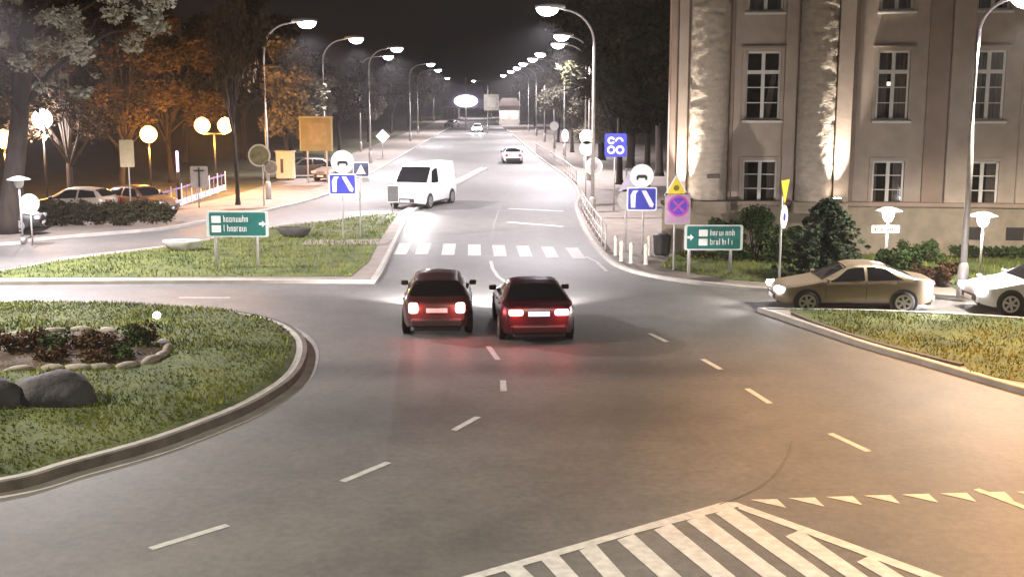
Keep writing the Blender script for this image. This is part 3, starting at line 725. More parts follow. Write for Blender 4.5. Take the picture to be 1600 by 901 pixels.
def bush(name, label, loc, rx, rz, n, lm, size=.12, cat='bush', group=None, seed=1, ry=None):
    r = random.Random(seed); ry = ry or rx; t = thing(name, label, cat, loc, 0, group); cl = []
    for _ in range(int(14*max(1, rx/ry))):
        a = r.uniform(0, 6.28); q = math.sqrt(r.random())*.75; z = r.uniform(.2, .85)
        cl.append((Vector((q*rx*math.cos(a), q*ry*math.sin(a), z*rz)), r.uniform(.28, .42)*min(rx, ry, rz*1.3)))
    if cat == 'hedge':
        cl = [(Vector((rx*(2*k/40-1), r.uniform(-.35, .35)*ry, rz*r.uniform(.22, .74))), r.uniform(.34, .5)*rz*(.9 if rx > 3 else .7)) for k in range(41) for _ in range(2)]
    v, f = leaves(cl, n, size, r, .9); pydata('foliage', v, f, lm, t)
    v, f = [], []
    for c, _ in cl[:7]: tube_into(v, f, [(c.x*.15, c.y*.15, 0), (c.x*.6, c.y*.6, c.z*.5), tuple(c)], [.035, .025, .01], 5)
    pydata('stem', v, f, BARK, t)
bush('bush', 'broad green bush behind the right green direction sign', tp(1180, 408), 1.25, 2.0, 5200, LM_GREEN, seed=21)
bush('bush', 'green bush against the wall left of the yellow triangle post', tp(1130, 404), .9, 1.5, 3200, LM_GREEN, seed=22)
bush('bush', 'low brown shrub behind the rear of the gold car', tp(1462, 444), .85, .75, 2200, LM_BED, seed=23)
bush('bush', 'low dark shrub behind the roof of the gold car', tp(1410, 436), .9, .95, 2600, LM_GREEN, seed=24)
bush('bush', 'low green shrub by the foot of the building wall', tp(1440, 408), 1.0, .7, 2400, LM_GREEN, seed=25)
bush('bush', 'dark green shrub between broad bush and blue-green fir', tp(1232, 412), .8, 1.4, 2600, LM_GREEN, seed=26)
bush('hedge', 'dark low hedge under the building windows at the right edge', tp(1580, 404), 2.2, .55, 3000, LM_GREEN, ry=.5, seed=27, cat='hedge')
bush('bush', 'reddish shrub under the no-stopping sign by the building', tp(1088, 402), .5, 1.2, 1500, LM_BED, seed=28)
def conifer(loc, h, r0, label):
    t = thing('fir_tree', label, 'fir tree', loc); r = random.Random(5); r0 *= 1.0; v, f = [], []
    tube('trunk', [(0, 0, 0), (0, 0, h)], [.09, .015], BARK, t, 7)
    cl = []
    for i in range(15):
        z = .12+h*(i/15)**.95*.95; L = r0*(1-z/h)**.7+.08; nb = max(4, int(11*(1-z/h*.65)))
        for k in range(nb):
            a = 6.28*k/nb+i*.7+r.uniform(-.2, .2); ll = L*r.uniform(.75, 1.15)
            for q in range(5):
                u = (q+1)/5; cl.append((Vector((ll*u*math.cos(a), ll*u*math.sin(a), z+.16*math.sin(u*3)*L-.20*u*u*ll)), .20-.09*u))
    v, f = leaves(cl, 15000, .15, r, .55)
    pydata('crown', v, f, LM_FIR, t)
conifer(tp(1290, 438), 2.7, 1.75, 'bushy blue-green fir behind the hood of the gold car')
# dark clipped hedge with cars behind it, on the left
hb = G(150, 352, .1); bush('hedge', 'long dark clipped hedge along the left pavement', (hb.x, hb.y, .1), 3.3, 1.15, 16000, LM_DARK, .15, 'hedge', seed=31, ry=.6)
# flower bed and boulders on the central island
bed_px = [(262, 548), (246, 566), (200, 579), (140, 584), (60, 588), (-60, 592), (-60, 552), (60, 534), (150, 527), (225, 533)]
bp_ = [G(x, y, .35) for x, y in bed_px]; bp_ = smooth_line(bp_, 4, True)
bed = thing('flower_bed', 'brown flower bed with pale stone edging on the central island', 'flower bed', (0, 0, 0))
cxb = sum(p.x for p in bp_)/len(bp_); cyb = sum(p.y for p in bp_)/len(bp_)
v = [(p.x, p.y, isl_z(p.x, p.y)+.03) for p in bp_]; n = len(v)
for s_ in (.7, .35): v += [(cxb+(p.x-cxb)*s_, cyb+(p.y-cyb)*s_, isl_z(cxb+(p.x-cxb)*s_, cyb+(p.y-cyb)*s_)+.10) for p in bp_]
v.append((cxb, cyb, isl_z(cxb, cyb)+.12)); f = [(i*n+k, i*n+(k+1) % n, (i+1)*n+(k+1) % n, (i+1)*n+k) for i in range(2) for k in range(n)]+[(2*n+k, 2*n+(k+1) % n, 3*n) for k in range(n)]
pydata('soil', v, f, SOIL, bed)
STONE2 = mat('edging_stone', (.23, .205, .17), .9, .2, 4, bump=.5)
acc = 0
for i in range(n):
    p, q = bp_[i], bp_[(i+1) % n]; acc += (q-p).length
    if acc < .42: continue
    acc = 0; bm = bmesh.new(); bmesh.ops.create_icosphere(bm, subdivisions=2, radius=.5); sd = rnd.random()*50
    for vv in bm.verts: vv.co *= 1+.22*noise.noise(vv.co*1.7+Vector((sd, 0, 0)))
    sx = rnd.uniform(.48, .62); bmesh.ops.scale(bm, vec=(sx, rnd.uniform(.20, .28), rnd.uniform(.14, .20)), verts=bm.verts)
    a = math.atan2(q.y-p.y, q.x-p.x); bmesh.ops.rotate(bm, matrix=Matrix.Rotation(a, 3, 'Z'), verts=bm.verts); bmesh.ops.translate(bm, vec=(p.x, p.y, isl_z(p.x, p.y)+.05), verts=bm.verts)
    obj('stone', bm, STONE2, bed, True)
for i, (x, y, rx, rz) in enumerate(((205, 545, .5, .42), (170, 548, .5, .40), (130, 552, .55, .42), (225, 540, .35, .55), (90, 556, .55, .40), (150, 566, .45, .3), (55, 552, .5, .5), (25, 560, .5, .5), (185, 562, .4, .28), (80, 570, .45, .32))):
    p = G(x, y, .45); bush('bed_plant', ['russet plant right of centre in the flower bed', 'russet plant in the middle of the flower bed', 'broad russet plant left of the middle of the flower bed', 'tall green plant at the right end of the flower bed', 'russet plant in the left half of the flower bed', 'low russet plant at the front of the flower bed', 'taller russet plant toward the left edge of the flower bed', 'russet plant at the picture edge in the flower bed', 'lowest green plant by the right front edging stones', 'low russet plant behind the large boulder'][i], (p.x, p.y, isl_z(p.x, p.y)+.04), rx, rz, 520, LM_BED if i % 4 else LM_GREEN, .10, 'plant', 'plants in the flower bed', 40+i)
def boulder(px, py, sx, sz, label, sd):
    p = G(px, py, .3); z = isl_z(p.x, p.y); bm = bmesh.new(); bmesh.ops.create_icosphere(bm, subdivisions=4, radius=1)
    for vv in bm.verts:
        c = vv.co.copy(); vv.co *= 1+.16*noise.noise(c*1.3+Vector((sd, 0, 0)))+.05*noise.noise(c*4)+.02*noise.noise(c*11)
        vv.co.x *= sx; vv.co.y *= sx*.72; vv.co.z *= sz
    o = obj('boulder', bm, mat('boulder_stone', (.030, .029, .030), .8, .25, 3, bump=.8, bscale=8), None, True); o.location = (p.x, p.y, z+.05); tag(o, label, 'boulder', 'boulders on the central island')
boulder(86, 632, .80, .50, 'dark rounded boulder on the central island, the larger and fully visible one', 3)
boulder(-8, 640, .55, .50, 'dark rounded boulder cut by the left picture edge', 9)
p = G(246, 512, .3); z = isl_z(p.x, p.y); t = thing('garden_light', 'tiny bright white garden light on the central island', 'garden light', (p.x, p.y, z))
tube('stake', [(0, 0, -.03), (0, 0, .14)], .02, DARKMETAL, t, 8); lathe('lens', [(.03, .14), (.085, .17), (.09, .24), (.05, .29)], LENS, t, 12); point('garden_lamp', t, (0, 0, .45), 6, (1, .95, 1), .05)
# shallow planters on the splitter island
def planter(px, py, rx, label, c):
    p = G(px, py, .118); t = thing('planter', label, 'planter', p, 0, 'planters on the splitter island')
    for o in (lathe('bowl', [(.55, 0), (.8, .14), (1.0, .34), (1.0, .40), (.93, .40), (.90, .30)], c, t, 26), lathe('soil', [(.91, .29), (.88, .32), (.3, .36)], SOIL, t, 26)): o.scale = (rx, rx*.55, 1)
planter(286, 391, .78, 'pale shallow oval planter left of the green direction sign', KERB)
planter(460, 370, .74, 'dark shallow oval planter right of the green direction sign', mat('planter_dark', (.05, .045, .04), .8, .2))

# ================================================================== SIGNS
def letters(parent, x0, x1, z, h, m, y, seed):
    """a row of word-like strokes too blurred to read"""
    r = random.Random(seed); bm = bmesh.new(); x = x0
    while x < x1-.05:
        w = r.uniform(.055, .085); k = r.choice('ionuhlr'); hh = h*(1.25 if k in 'hl' or x == x0 else .85)
        b0 = z-h/2
        bx(bm, (x+.010, y, b0+hh/2), (.022, .006, hh))
        if k in 'onuh': bx(bm, (x+w-.012, y, b0+h*.42), (.022, .006, h*.84))
        if k in 'onhr': bx(bm, (x+w/2, y-.001, b0+h*.8), (w, .006, .022))
        if k in 'ou': bx(bm, (x+w/2, y-.001, b0+.01), (w, .006, .022))
        x += w+.035
    o = obj('lettering', bm, m, parent); o['kind'] = 'stuff'; return o
class Sign:
    def __init__(s, name, label, bx_, by, top, rz=0.0, cat='road sign', group=None, z=.1, r=.04, post=True):
        s.B = G(bx_, by, z); s.Y = s.B.y; s.t = thing(name, label, cat, s.B, rz, group); s.z = z
        if post: s.post(bx_, top)
    def loc(s, px, py): p = at(px, py, s.Y-.06); return p.x-s.B.x, p.z-s.z
    def m(s, px): return px*s.Y/F
    def post(s, px, top, r=.036):
        x, h = s.loc(px, top); tube('post', [(x, 0, 0), (x, 0, h)], r, STEEL, s.t, 8)
    def disc(s, px, py, r, m=WHITE, rim=None, inner=None, y=-.05):
        x, z = s.loc(px, py); r = s.m(r); p = plate('disc', [circ(x, z, r)], y, y+.02, rim or m, s.t)
        if rim or inner: plate('face', [circ(x, z, r*.86)], y-.004, y, m, p)
        if inner: plate('symbol', [circ(x, z, r*.42)], y-.008, y-.004, inner, p)
        return x, z, r
    def rect(s, px, py, w, h, m, border=None, y=-.05, name='panel'):
        x, z = s.loc(px, py); w, h = s.m(w), s.m(h); p = plate(name, [rect(x, z, w, h, min(w, h)*.08)], y, y+.025, border or m, s.t)
        if border: plate('face', [rect(x, z, w*.91, h*.89, min(w, h)*.06)], y-.004, y, m, p)
        return x, z, w, h
VIOLET = mat('sign_symbol_white', (.70, .68, .78), .5, .05)
def lane_sign(bx_, by, cx, cy, r, sx, sy, w, h, label):
    s = Sign('lane_sign', label, bx_, by, cy-4)
    x, z, rr = s.disc(cx, cy, r, WHITE, WHITE)
    plate('car_symbol', [[(x-rr*.46, z-rr*.34), (x-rr*.30, z-rr*.36), (x-rr*.26, z-rr*.18), (x+rr*.26, z-rr*.18), (x+rr*.30, z-rr*.36), (x+rr*.46, z-rr*.34), (x+rr*.46, z-.02), (x+rr*.30, z+rr*.10), (x-rr*.30, z+rr*.10), (x-rr*.46, z-.02)]], -.062, -.0545, BLACK, s.t)
    x, z, w, h = s.rect(sx, sy, w, h, SIGNBLUE, VIOLET)
    plate('arrow_symbol', [[(x-w*.36, z-h*.36), (x-w*.22, z-h*.36), (x-w*.20, z+h*.22), (x-w*.12, z+h*.36), (x-w*.30, z+h*.36), (x-w*.38, z+h*.16)],
                           [(x-w*.02, z+h*.36), (x+w*.14, z+h*.36), (x+w*.40, z-h*.22), (x+w*.36, z-h*.36), (x+w*.26, z-h*.32)]], -.0605, -.0545, VIOLET, s.t)
    plate('back_clamp', [rect(x, z, .3, .05)], -.024, .03, STEEL, s.t)
lane_sign(533, 376, 535, 253, 18, 535, 288, 43, 33, 'white round sign over blue lane sign on the splitter island')
lane_sign(1006, 398, 1003, 275, 18.5, 1003, 311, 47, 37, 'white round sign over blue lane sign on the right pavement')
s = Sign('crossing_sign', 'small pedestrian crossing sign just right of the left lane sign', 561, 372, 255); x, z, w, h = s.rect(564, 265, 25, 23, mat('sign_slate', (.05, .055, .11), .5, .1), VIOLET)
plate('triangle', [[(x-w*.32, z-h*.3), (x+w*.32, z-h*.3), (x, z+h*.34)]], -.06, -.0545, VIOLET, s.t); s.rect(565, 281, 22, 6, SIGNBACK, name='lower_plate')
s = Sign('sign_back', 'grey backs of a triangular and a round sign behind the right lane sign', 979, 392, 264); x, z = s.loc(983, 285); q = s.m(17)
plate('triangle_back', [[(x-q, z-q*.85), (x+q, z-q*.85), (x, z+q)]], -.05, -.03, mat('back_violet', (.40, .36, .44), .5, .1), s.t); s.disc(982, 312, 17, SIGNBACK)
s = Sign('warning_sign', 'yellow warning triangle above the violet no-stopping panel', 1056, 422, 270); x, z = s.loc(1057, 290); q = s.m(19)
p = plate('triangle', [[(x-q, z-q*.8), (x+q, z-q*.8), (x, z+q*.95)]], -.05, -.03, WHITE, s.t); plate('face', [[(x-q*.8, z-q*.68), (x+q*.8, z-q*.68), (x, z+q*.72)]], -.055, -.05, YELLOW, p)
plate('symbol', [circ(x, z-q*.2, q*.24, 12)], -.06, -.0552, mat('sign_olive', (.16, .14, .02), .6, .1), p)
x, z, w, h = s.rect(1059, 326, 40, 50, mat('sign_pink', (.42, .26, .38), .55, .12), SIGNBACK); x, z = s.loc(1060, 322); r_ = s.m(17)
plate('ring', [circ(x, z, r_)], -.060, -.0545, mat('sign_magenta', (.42, .07, .30), .5, .1), s.t); plate('blue_face', [circ(x, z, r_*.80)], -.064, -.0602, mat('sign_violet', (.09, .05, .42), .5, .1), s.t)
k = r_*.72; plate('cross', [[(x-k*.78, z+k*.58), (x-k*.58, z+k*.78), (x+k*.78, z-k*.58), (x+k*.58, z-k*.78)]], -.068, -.0642, mat('sign_magenta', (0, 0, 0)), s.t)
plate('cross', [[(x-k*.78, z-k*.58), (x-k*.58, z-k*.78), (x+k*.78, z+k*.58), (x+k*.58, z+k*.78)]], -.0705, -.0682, mat('sign_magenta', (0, 0, 0)), s.t)
s = Sign('give_way_sign', 'yellow inverted triangle over white disc on a post behind the gold car hood', 1219, 445, 284, rz=R(60)); x, z = 0, s.loc(1224, 298)[1]; q = .44
p = plate('triangle', [[(x-q, z+.33), (x, z-.40), (x+q, z+.33)]], -.05, -.03, YELLOW, s.t); z = s.loc(1221, 339)[1]
plate('disc', [circ(0, z, .37)], -.05, -.03, WHITE, s.t); plate('disc_centre', [circ(0, z, .13)], -.055, -.05, SIGNBLUE, s.t)
s = Sign('ringed_sign', 'round grey-ringed sign at the foot of the nearest right lamp', 928, 333, 250); s.disc(928, 260, 13.5, SIGNBACK, WHITE, mat('sign_dim', (.2, .19, .21), .6, .1))
s = Sign('sign_back', 'pair of pale round sign backs left of the nearest right lamp', 916, 327, 204); s.disc(917, 214, 11.5, mat('back_cream', (.55, .52, .44), .5, .1)); s.disc(917, 232, 11.5, mat('back_cream', (0, 0, 0)))
s = Sign('blue_sign', 'blue square sign with white curled symbols in front of the dark trees', 961, 330, 212); x, z, w, h = s.rect(962, 227, 34, 36, SIGNBLUE)
def ring(cx, cz, r, a0=0, a1=360, th=.3, n=14):
    o = [(cx+r*math.cos(R(a0+(a1-a0)*k/n)), cz+r*math.sin(R(a0+(a1-a0)*k/n))) for k in range(n+1)]; i = [(cx+r*(1-th)*math.cos(R(a0+(a1-a0)*k/n)), cz+r*(1-th)*math.sin(R(a0+(a1-a0)*k/n))) for k in range(n+1)]
    return [[o[k], o[k+1], i[k+1], i[k]] for k in range(n)]
for rg in (ring(x-w*.2, z-h*.2, w*.19, th=.45), ring(x+w*.2, z-h*.2, w*.20, th=.45), ring(x-w*.2, z+h*.2, w*.17, 20, 330, .5), ring(x+w*.16, z+h*.16, w*.19, 0, 180, .4)): plate('symbol', rg, -.056, -.0502, VIOLET, s.t)
s = Sign('far_sign', 'small pale round sign on a thin post among the far right trees', 866, 246, 190); s.disc(866, 197, 7, WHITE)
s = Sign('far_sign', 'tall pale oval sign right of the thin round one', 883, 262, 202); x, z = s.loc(883, 212); plate('oval', [circ(x, z, s.m(10), 20, .55)], -.05, -.03, WHITE, s.t)
s = Sign('sign_back', 'round grey sign back on a post at the left edge', 45, 384, 306); s.disc(46, 318, 15.5, SIGNBACK)
s = Sign('notice_sign', 'cream rectangular panel on a post left of the single globe lamp', 198, 346, 218, cat='sign'); s.rect(198, 240, 22, 42, mat('panel_cream', (.62, .50, .30), .6, .1), y=-.06)
s = Sign('sign_back', 'grey rectangular sign back with a dark bracket beside the picket fence', 308, 324, 262); x, z, w, h = s.rect(311, 277, 27, 34, SIGNBACK); plate('bracket', [rect(x, z, .09, h*.9), rect(x, z+h*.3, w*.6, .08)], -.075, -.0505, DARKMETAL, s.t)
s = Sign('traffic_mirror', 'round traffic mirror with pale rim beside the nearest left lamp', 409, 322, 228, cat='mirror'); s.disc(405, 243, 17.5, mat('mirror_olive', (.16, .14, .06), .25, .3), mat('rim_cream', (.52, .44, .33), .5, .1)); s.disc(423, 262, 11, mat('mirror_tan', (.22, .17, .12), .4, .2), mat('rim_cream', (0, 0, 0)))
s = Sign('diamond_sign', 'bright white diamond sign under the paired left lamps', 597, 246, 205); x, z = s.loc(598, 213); q = s.m(11); plate('diamond', [[(x-q, z), (x, z-q), (x+q, z), (x, z+q)]], -.05, -.03, WHITE, s.t)
s = Sign('street_plate', 'small white street name plate under the lit hat lantern', 1386, 430, 352); x, z, w, h = s.rect(1384, 358, 44, 12, WHITE); letters(s.t, x-w*.4, x+w*.4, z, .09, DARKMETAL, -.053, 91)
s = Sign('guide_sign', 'grey-faced guide board with white frame at the splitter island tip', 613, 334, 294, cat='road sign'); s.rect(614, 303, 18, 27, mat('board_grey', (.16, .155, .16), .6, .1), WHITE)
def direction_sign(bl, br, by, cx, cy, w, h, label, seed, rz=0.0, arrow=1):
    s = Sign('direction_sign', label, (bl+br)/2, by, 0, rz=rz, post=False); s.post(bl, cy-h*.3, .055); s.post(br, cy-h*.3, .055)
    x, z, w, h = s.rect(cx, cy, w, h, SIGNGREEN, mat('sign_rim', (.55, .60, .58), .5, .06), y=-.08)
    y = -.089
    def q(u): return x+u*w
    a = -.40 if arrow > 0 else -.24
    for zz, sd in ((z+h*.18, 1), (z-h*.18, 2)):
        plate('number_plate', [rect(q(a+.06), zz, w*.15, h*.27, .02)], y, y+.0045, WHITE, s.t)
        letters(s.t, q(a+.18), q(a+.18+.42), zz, h*.20, WHITE, y, seed+sd)
    e = .40 if arrow > 0 else -.40
    plate('arrow', [[(q(e-.05), z-.03), (q(e+.0), z-.03), (q(e+.0), z-.11), (q(e+.06), z+.01), (q(e), z+.12), (q(e), z+.05), (q(e-.05), z+.05)]], y, y+.0045, WHITE, s.t)
direction_sign(335, 400, 418, 371, 350, 97, 41, 'green direction sign on two posts on the left splitter island', 50)
direction_sign(1078, 1143, 428, 1115, 371, 92, 40, 'green direction sign on two posts in front of the bushes by the building', 60, arrow=-1)
# billboard, cabinet
B = G(495, 286, .1); Y = B.y; t = thing('billboard', 'olive yellow billboard on posts in front of the second left lamp', 'billboard', B)
def lx(px): return at(px, 230, Y).x-B.x
z0, z1 = hgt(236, Y)-.1, hgt(184, Y)-.1; OL = mat('billboard_olive', (.13, .105, .030), .6, .18, 1.5)
for px in (480, 510): tube('post', [(lx(px), .08, 0), (lx(px), .08, z1-.1)], .06, STEEL, t, 8)
box('panel', ((lx(470)+lx(519))/2, 0, (z0+z1)/2), (lx(519)-lx(470), .10, z1-z0), OL, t, .01)
box('frame', ((lx(470)+lx(519))/2, 0, z1+.03), (lx(521)-lx(468), .22, .10), mat('frame_olive', (.22, .19, .09), .6, .1), t); box('frame', (lx(470), -.01, (z0+z1)/2), (.10, .16, z1-z0), mat('frame_olive', (0, 0, 0)), t); box('frame', (lx(519), -.01, (z0+z1)/2), (.10, .16, z1-z0), mat('frame_olive', (0, 0, 0)), t)
box('inner_poster', (lx(497), -.056, (z0+z1)/2+.05), (lx(512)-lx(484), .008, (z1-z0)*.62), mat('poster_olive', (.17, .125, .045), .6, .2, 3), t)
B = G(447, 281, .1); t = thing('info_cabinet', 'white illuminated cabinet with a dark upright slot on the left pavement', 'cabinet', B); w = 28*B.y/F; h = hgt(237, B.y)-.1
CB = mat('cabinet_white', (.60, .53, .42), .6, .08); box('body', (0, 0, h/2+.05), (w, .5, h-.1), CB, t, .03); box('foot', (0, 0, .03), (w*.9, .4, .06), DARKMETAL, t); box('slot', (-w*.17, -.255, h*.5), (w*.16, .02, h*.5), mat('slot_dark', (.05, .05, .035), .6, .2), t, .005); box('roof', (0, 0, h+.03), (w+.12, .62, .07), CB, t, .01)
# picket fence
P0, P1 = G(250, 334, .1), G(352, 298, .1); t = thing('picket_fence', 'white picket fence with violet boards running back from the hedge', 'fence', P0, math.atan2(P1.y-P0.y, P1.x-P0.x)); L = (P1-P0).length
VB = mat('fence_violet', (.22, .17, .42), .6, .15); WF = mat('fence_white', (.62, .57, .60), .6, .08)
box('rail', (L/2, 0, .22), (L, .05, .34), WF, t, .01); box('rail', (L/2, .004, 1.0), (L, .03, .07), VB, t)
for k in range(15): box('picket', (L*k/14, -.035, .62), (.16 if k % 2 == 0 else .10, .03, 1.22 if k % 2 == 0 else 1.0), WF if k % 2 == 0 else VB, t, .008)
# pedestrian guard rail and bollards on the right
def guard_rail(pts, label):
    P = [G(x, y, .1) for x, y in pts]; t = thing('guard_rail', label, 'railing', P[0], 0, 'guard rails by the right kerb'); Q = [p-P[0] for p in P]
    for hh in (1.02, .62, .28): tube('rail', [(q.x, q.y, hh) for q in Q], .035 if hh > 1 else .025, STEEL, t, 8)
    d = [0]; 
    for a, b_ in zip(Q, Q[1:]): d.append(d[-1]+(b_-a).length)
    n = max(2, int(d[-1]/1.6))
    for k in range(n+1):
        s_ = d[-1]*k/n; i = max(j for j in range(len(Q)-1) if d[j] <= s_+1e-6); q = Q[i]+(Q[i+1]-Q[i])*((s_-d[i])/(d[i+1]-d[i])); tube('post', [(q.x, q.y, 0), (q.x, q.y, 1.02)], .03, STEEL, t, 8)
guard_rail([(946, 392), (930, 368), (915, 343), (908, 328)], 'galvanised guard rail along the kerb by the crosswalk'); guard_rail([(900, 288), (880, 270), (858, 254), (838, 240)], 'galvanised guard rail farther up the avenue')
for i, (x, y) in enumerate(((962, 399), (971, 408), (986, 411), (1009, 413), (1014, 399))):
    B = G(x, y, .1); o = lathe('bollard', [(.085, 0), (.085, .02), (.07, .03), (.07, .58), (.085, .60), (.085, .66), (.06, .72), (.02, .75)], mat('bollard_cream', (.55, .51, .42), .6, .1), None, 14); o.location = B; tag(o, ['pale bollard nearest the crosswalk, leftmost of the five', 'second pale bollard from the crosswalk', 'third pale bollard from the crosswalk', 'rightmost front pale bollard at the foot of the lane sign', 'pale bollard just behind the foot of the lane sign'][i], 'bollard', 'bollards on the right corner')
B = G(1034, 400, .1); t = thing('litter_bin', 'dark litter bin behind the right bollards', 'bin', B); lathe('body', [(.25, .04), (.31, .15), (.33, .70), (.34, .72)], DARKMETAL, t, 16); lathe('lid', [(.35, .72), (.35, .77), (.2, .85), (.05, .87)], TRIM, t, 16); lathe('foot', [(.2, 0), (.2, .05)], STEEL, t, 12)

# ================================================================== VEHICLES
def lerp_tab(tab, x):
    for a, b_ in zip(tab, tab[1:]):
        if a[0] >= x >= b_[0]:
            t = (a[0]-x)/(a[0]-b_[0]) if a[0] != b_[0] else 0; return a[1]+(b_[1]-a[1])*t
    return tab[0][1] if x > tab[0][0] else tab[-1][1]
STY = {
 'sedan': dict(L=4.35, W=.86, wb=(1.36, -1.32), top=[(2.22, .60), (2.15, .72), (1.9, .80), (1.2, .93), (.95, .99), (.30, 1.36), (.0, 1.44), (-.55, 1.45), (-.95, 1.38), (-1.62, 1.08), (-1.95, 1.03), (-2.15, 1.0), (-2.22, .93)], cab=(.98, .22, -.88, -1.66), belt=.93),
 'hatch': dict(L=4.0, W=.86, wb=(1.25, -1.22), top=[(2.0, .60), (1.93, .74), (1.7, .84), (1.15, .96), (.95, 1.01), (.35, 1.38), (.05, 1.46), (-.6, 1.47), (-1.3, 1.40), (-1.48, 1.34), (-1.86, .98), (-1.95, .93), (-2.0, .86)], cab=(.98, .25, -1.36, -1.86), belt=.92),
 'coupe': dict(L=4.4, W=.90, wb=(1.32, -1.30), top=[(2.2, .58), (2.12, .70), (1.9, .78), (1.1, .92), (.85, .97), (.20, 1.32), (-.1, 1.39), (-.6, 1.39), (-1.0, 1.32), (-1.75, 1.03), (-2.0, 1.0), (-2.15, .97), (-2.2, .90)], cab=(.88, .12, -.92, -1.76), belt=.92),
 'van': dict(L=5.0, W=.98, wb=(1.62, -1.45), top=[(2.5, .70), (2.45, .88), (2.25, 1.02), (1.72, 1.18), (1.02, 1.98), (.75, 2.10), (0, 2.14), (-2.3, 2.12), (-2.45, 2.06), (-2.5, 1.95)], cab=(1.70, 1.0, -2.44, -2.49), belt=1.12),
}
def car(name, style, label, loc, heading, paint, tails=False, heads=False, cat='car', group=None, tail_power=0, head_power=0, plate_m=None, low=False, tail_mat=None, wheels_col=None):
    """heading: angle of the nose from +x, in radians"""
    st = STY[style]; L2, W_ = st['L']/2, st['W']; top = st['top']; cab = st['cab']
    t = thing(name, label, cat, loc, heading, group)
    def wid(x):
        s = abs(x)/L2; return W_*(1-.02*s-.20*max(0, (s-.80)/.20)**2.2)
    wbm = st['belt']
    def sect(x):
        zt = lerp_tab(top, x); wb = wid(x); incab = cab[0] > x > cab[3]
        zb = min(zt-.07, wbm+.02*(x < 0)+(.05 if x < -.5 else 0)*min(1, (-x-.5))) if True else 0
        k = max(0, min(1, (zt-zb-.07)/.38)) if style != 'van' else max(0, min(1, (zt-zb-.07)/.8))
        wt = wb-.10-(.20 if style != 'van' else .06)*k
        z0 = .22+.10*max(0, (abs(x)/L2-.82)/.18)
        return [(0, zt), (wt*.55, zt-.010-.01*k), (wt*.88, zt-.022-.014*k), (wt, zt-.03-.04*k), ((wt+wb-.03)/2+.012*k, (zt-.03+zb)/2), (wb-.025, zb), (wb+.012, zb-.13), (wb+.018, (zb+z0)/2), (wb-.005, z0+.12), (wb-.07, z0), (0, z0)]
    def S(x, j, side=1):
        s = sect(x); i = min(int(j), len(s)-2); u = j-i; a, b_ = s[i], s[i+1]
        return Vector((x, side*(a[0]+(b_[0]-a[0])*u), a[1]+(b_[1]-a[1])*u))
    def N(x, j, side):
        e = .02; a = S(x+e, j, side)-S(x-e, j, side); b_ = S(x, min(j+.1, 10), side)-S(x, max(j-.1, 0), side); n = a.cross(b_)
        if n.length < 1e-6: return Vector((0, side, 0))
        n.normalize()
        return n if (n.y*side > 0 if abs(n.y) > .05 else n.z > 0) else -n
    NX = 22 if low else 44; xs = sorted({*[L2-2*L2*i/NX for i in range(NX+1)], *[p[0] for p in top if abs(p[0]) <= L2]}, reverse=True)
    xs = [x for i, x in enumerate(xs) if i == 0 or xs[i-1]-x > .012]
    v, f = [], []; nj = 11; ring_n = 2*nj-2
    for x in xs:
        s = sect(x); v += [(x, y, z) for y, z in s]+[(x, -y, z) for y, z in s[-2:0:-1]]
    for i in range(len(xs)-1):
        for k in range(ring_n): f.append((i*ring_n+k, (i+1)*ring_n+k, (i+1)*ring_n+(k+1) % ring_n, i*ring_n+(k+1) % ring_n))
    f.append(tuple(range(ring_n))); f.append(tuple((len(xs)-1)*ring_n+k for k in reversed(range(ring_n))))
    bm = bmesh.new(); me = bpy.data.meshes.new('body'); me.from_pydata(v, [], f); bm.from_mesh(me); bmesh.ops.recalc_face_normals(bm, faces=bm.faces)
    for e in bm.edges:
        if len(e.link_faces) == 2 and e.calc_face_angle(0) > R(38): e.smooth = False
    bm.to_mesh(me); bm.free()
    for p in me.polygons: p.use_smooth = True
    link('body', me, paint, t)
    def panel(name, x0a, x0b, x1a, x1b, j0, j1, m, parent=t, sides=(1,), off=.008, n=5, both=False):
        """patch of the body surface; x runs x0a..x1a at j0 and x0b..x1b at j1"""
        out = None
        for sd in sides:
            v, f = [], []; jl = [j0+(j1-j0)*q/n for q in range(n+1)]
            rows = [(sd, j) for j in jl] if not both else [(-1, j) for j in jl[::-1]]+[(1, j) for j in jl[1 if j0 == 0 else 0:]]
            for (s_, j) in rows:
                u = (j-j0)/(j1-j0)
                for q in range(n+1):
                    w = q/n; x = (x0a+(x0b-x0a)*u)*(1-w)+(x1a+(x1b-x1a)*u)*w; v.append(S(x, j, s_)+N(x, j, s_)*off)
            for i in range(len(rows)-1):
                for q in range(n): f.append((i*(n+1)+q, i*(n+1)+q+1, (i+1)*(n+1)+q+1, (i+1)*(n+1)+q))
            out = pydata(name, v, f, m, parent, smooth=True)
        return out
    c0, c1, c2, c3 = cab
    panel('windscreen', c0-.03, c0-.05, c1+.04, c1+.01, 0, 2.75, GLASS, both=True)
    if style != 'van': panel('rear_window', c2-.03, c2-.0, c3+.05, c3+.10, 0, 2.7, GLASS, both=True)
    md = (c1+c2)/2+.05
    if style != 'van':
        panel('side_window', c1-.02, c0-.22, md+.04, md+.04, 3.25, 4.92, GLASS, sides=(1, -1)); panel('side_window', md-.05, md-.05, c2+.06, c3+.34, 3.25, 4.92, GLASS, sides=(1, -1))
    else: panel('side_window', 1.05, 1.35, .35, .35, 3.4, 4.85, GLASS, sides=(1, -1))
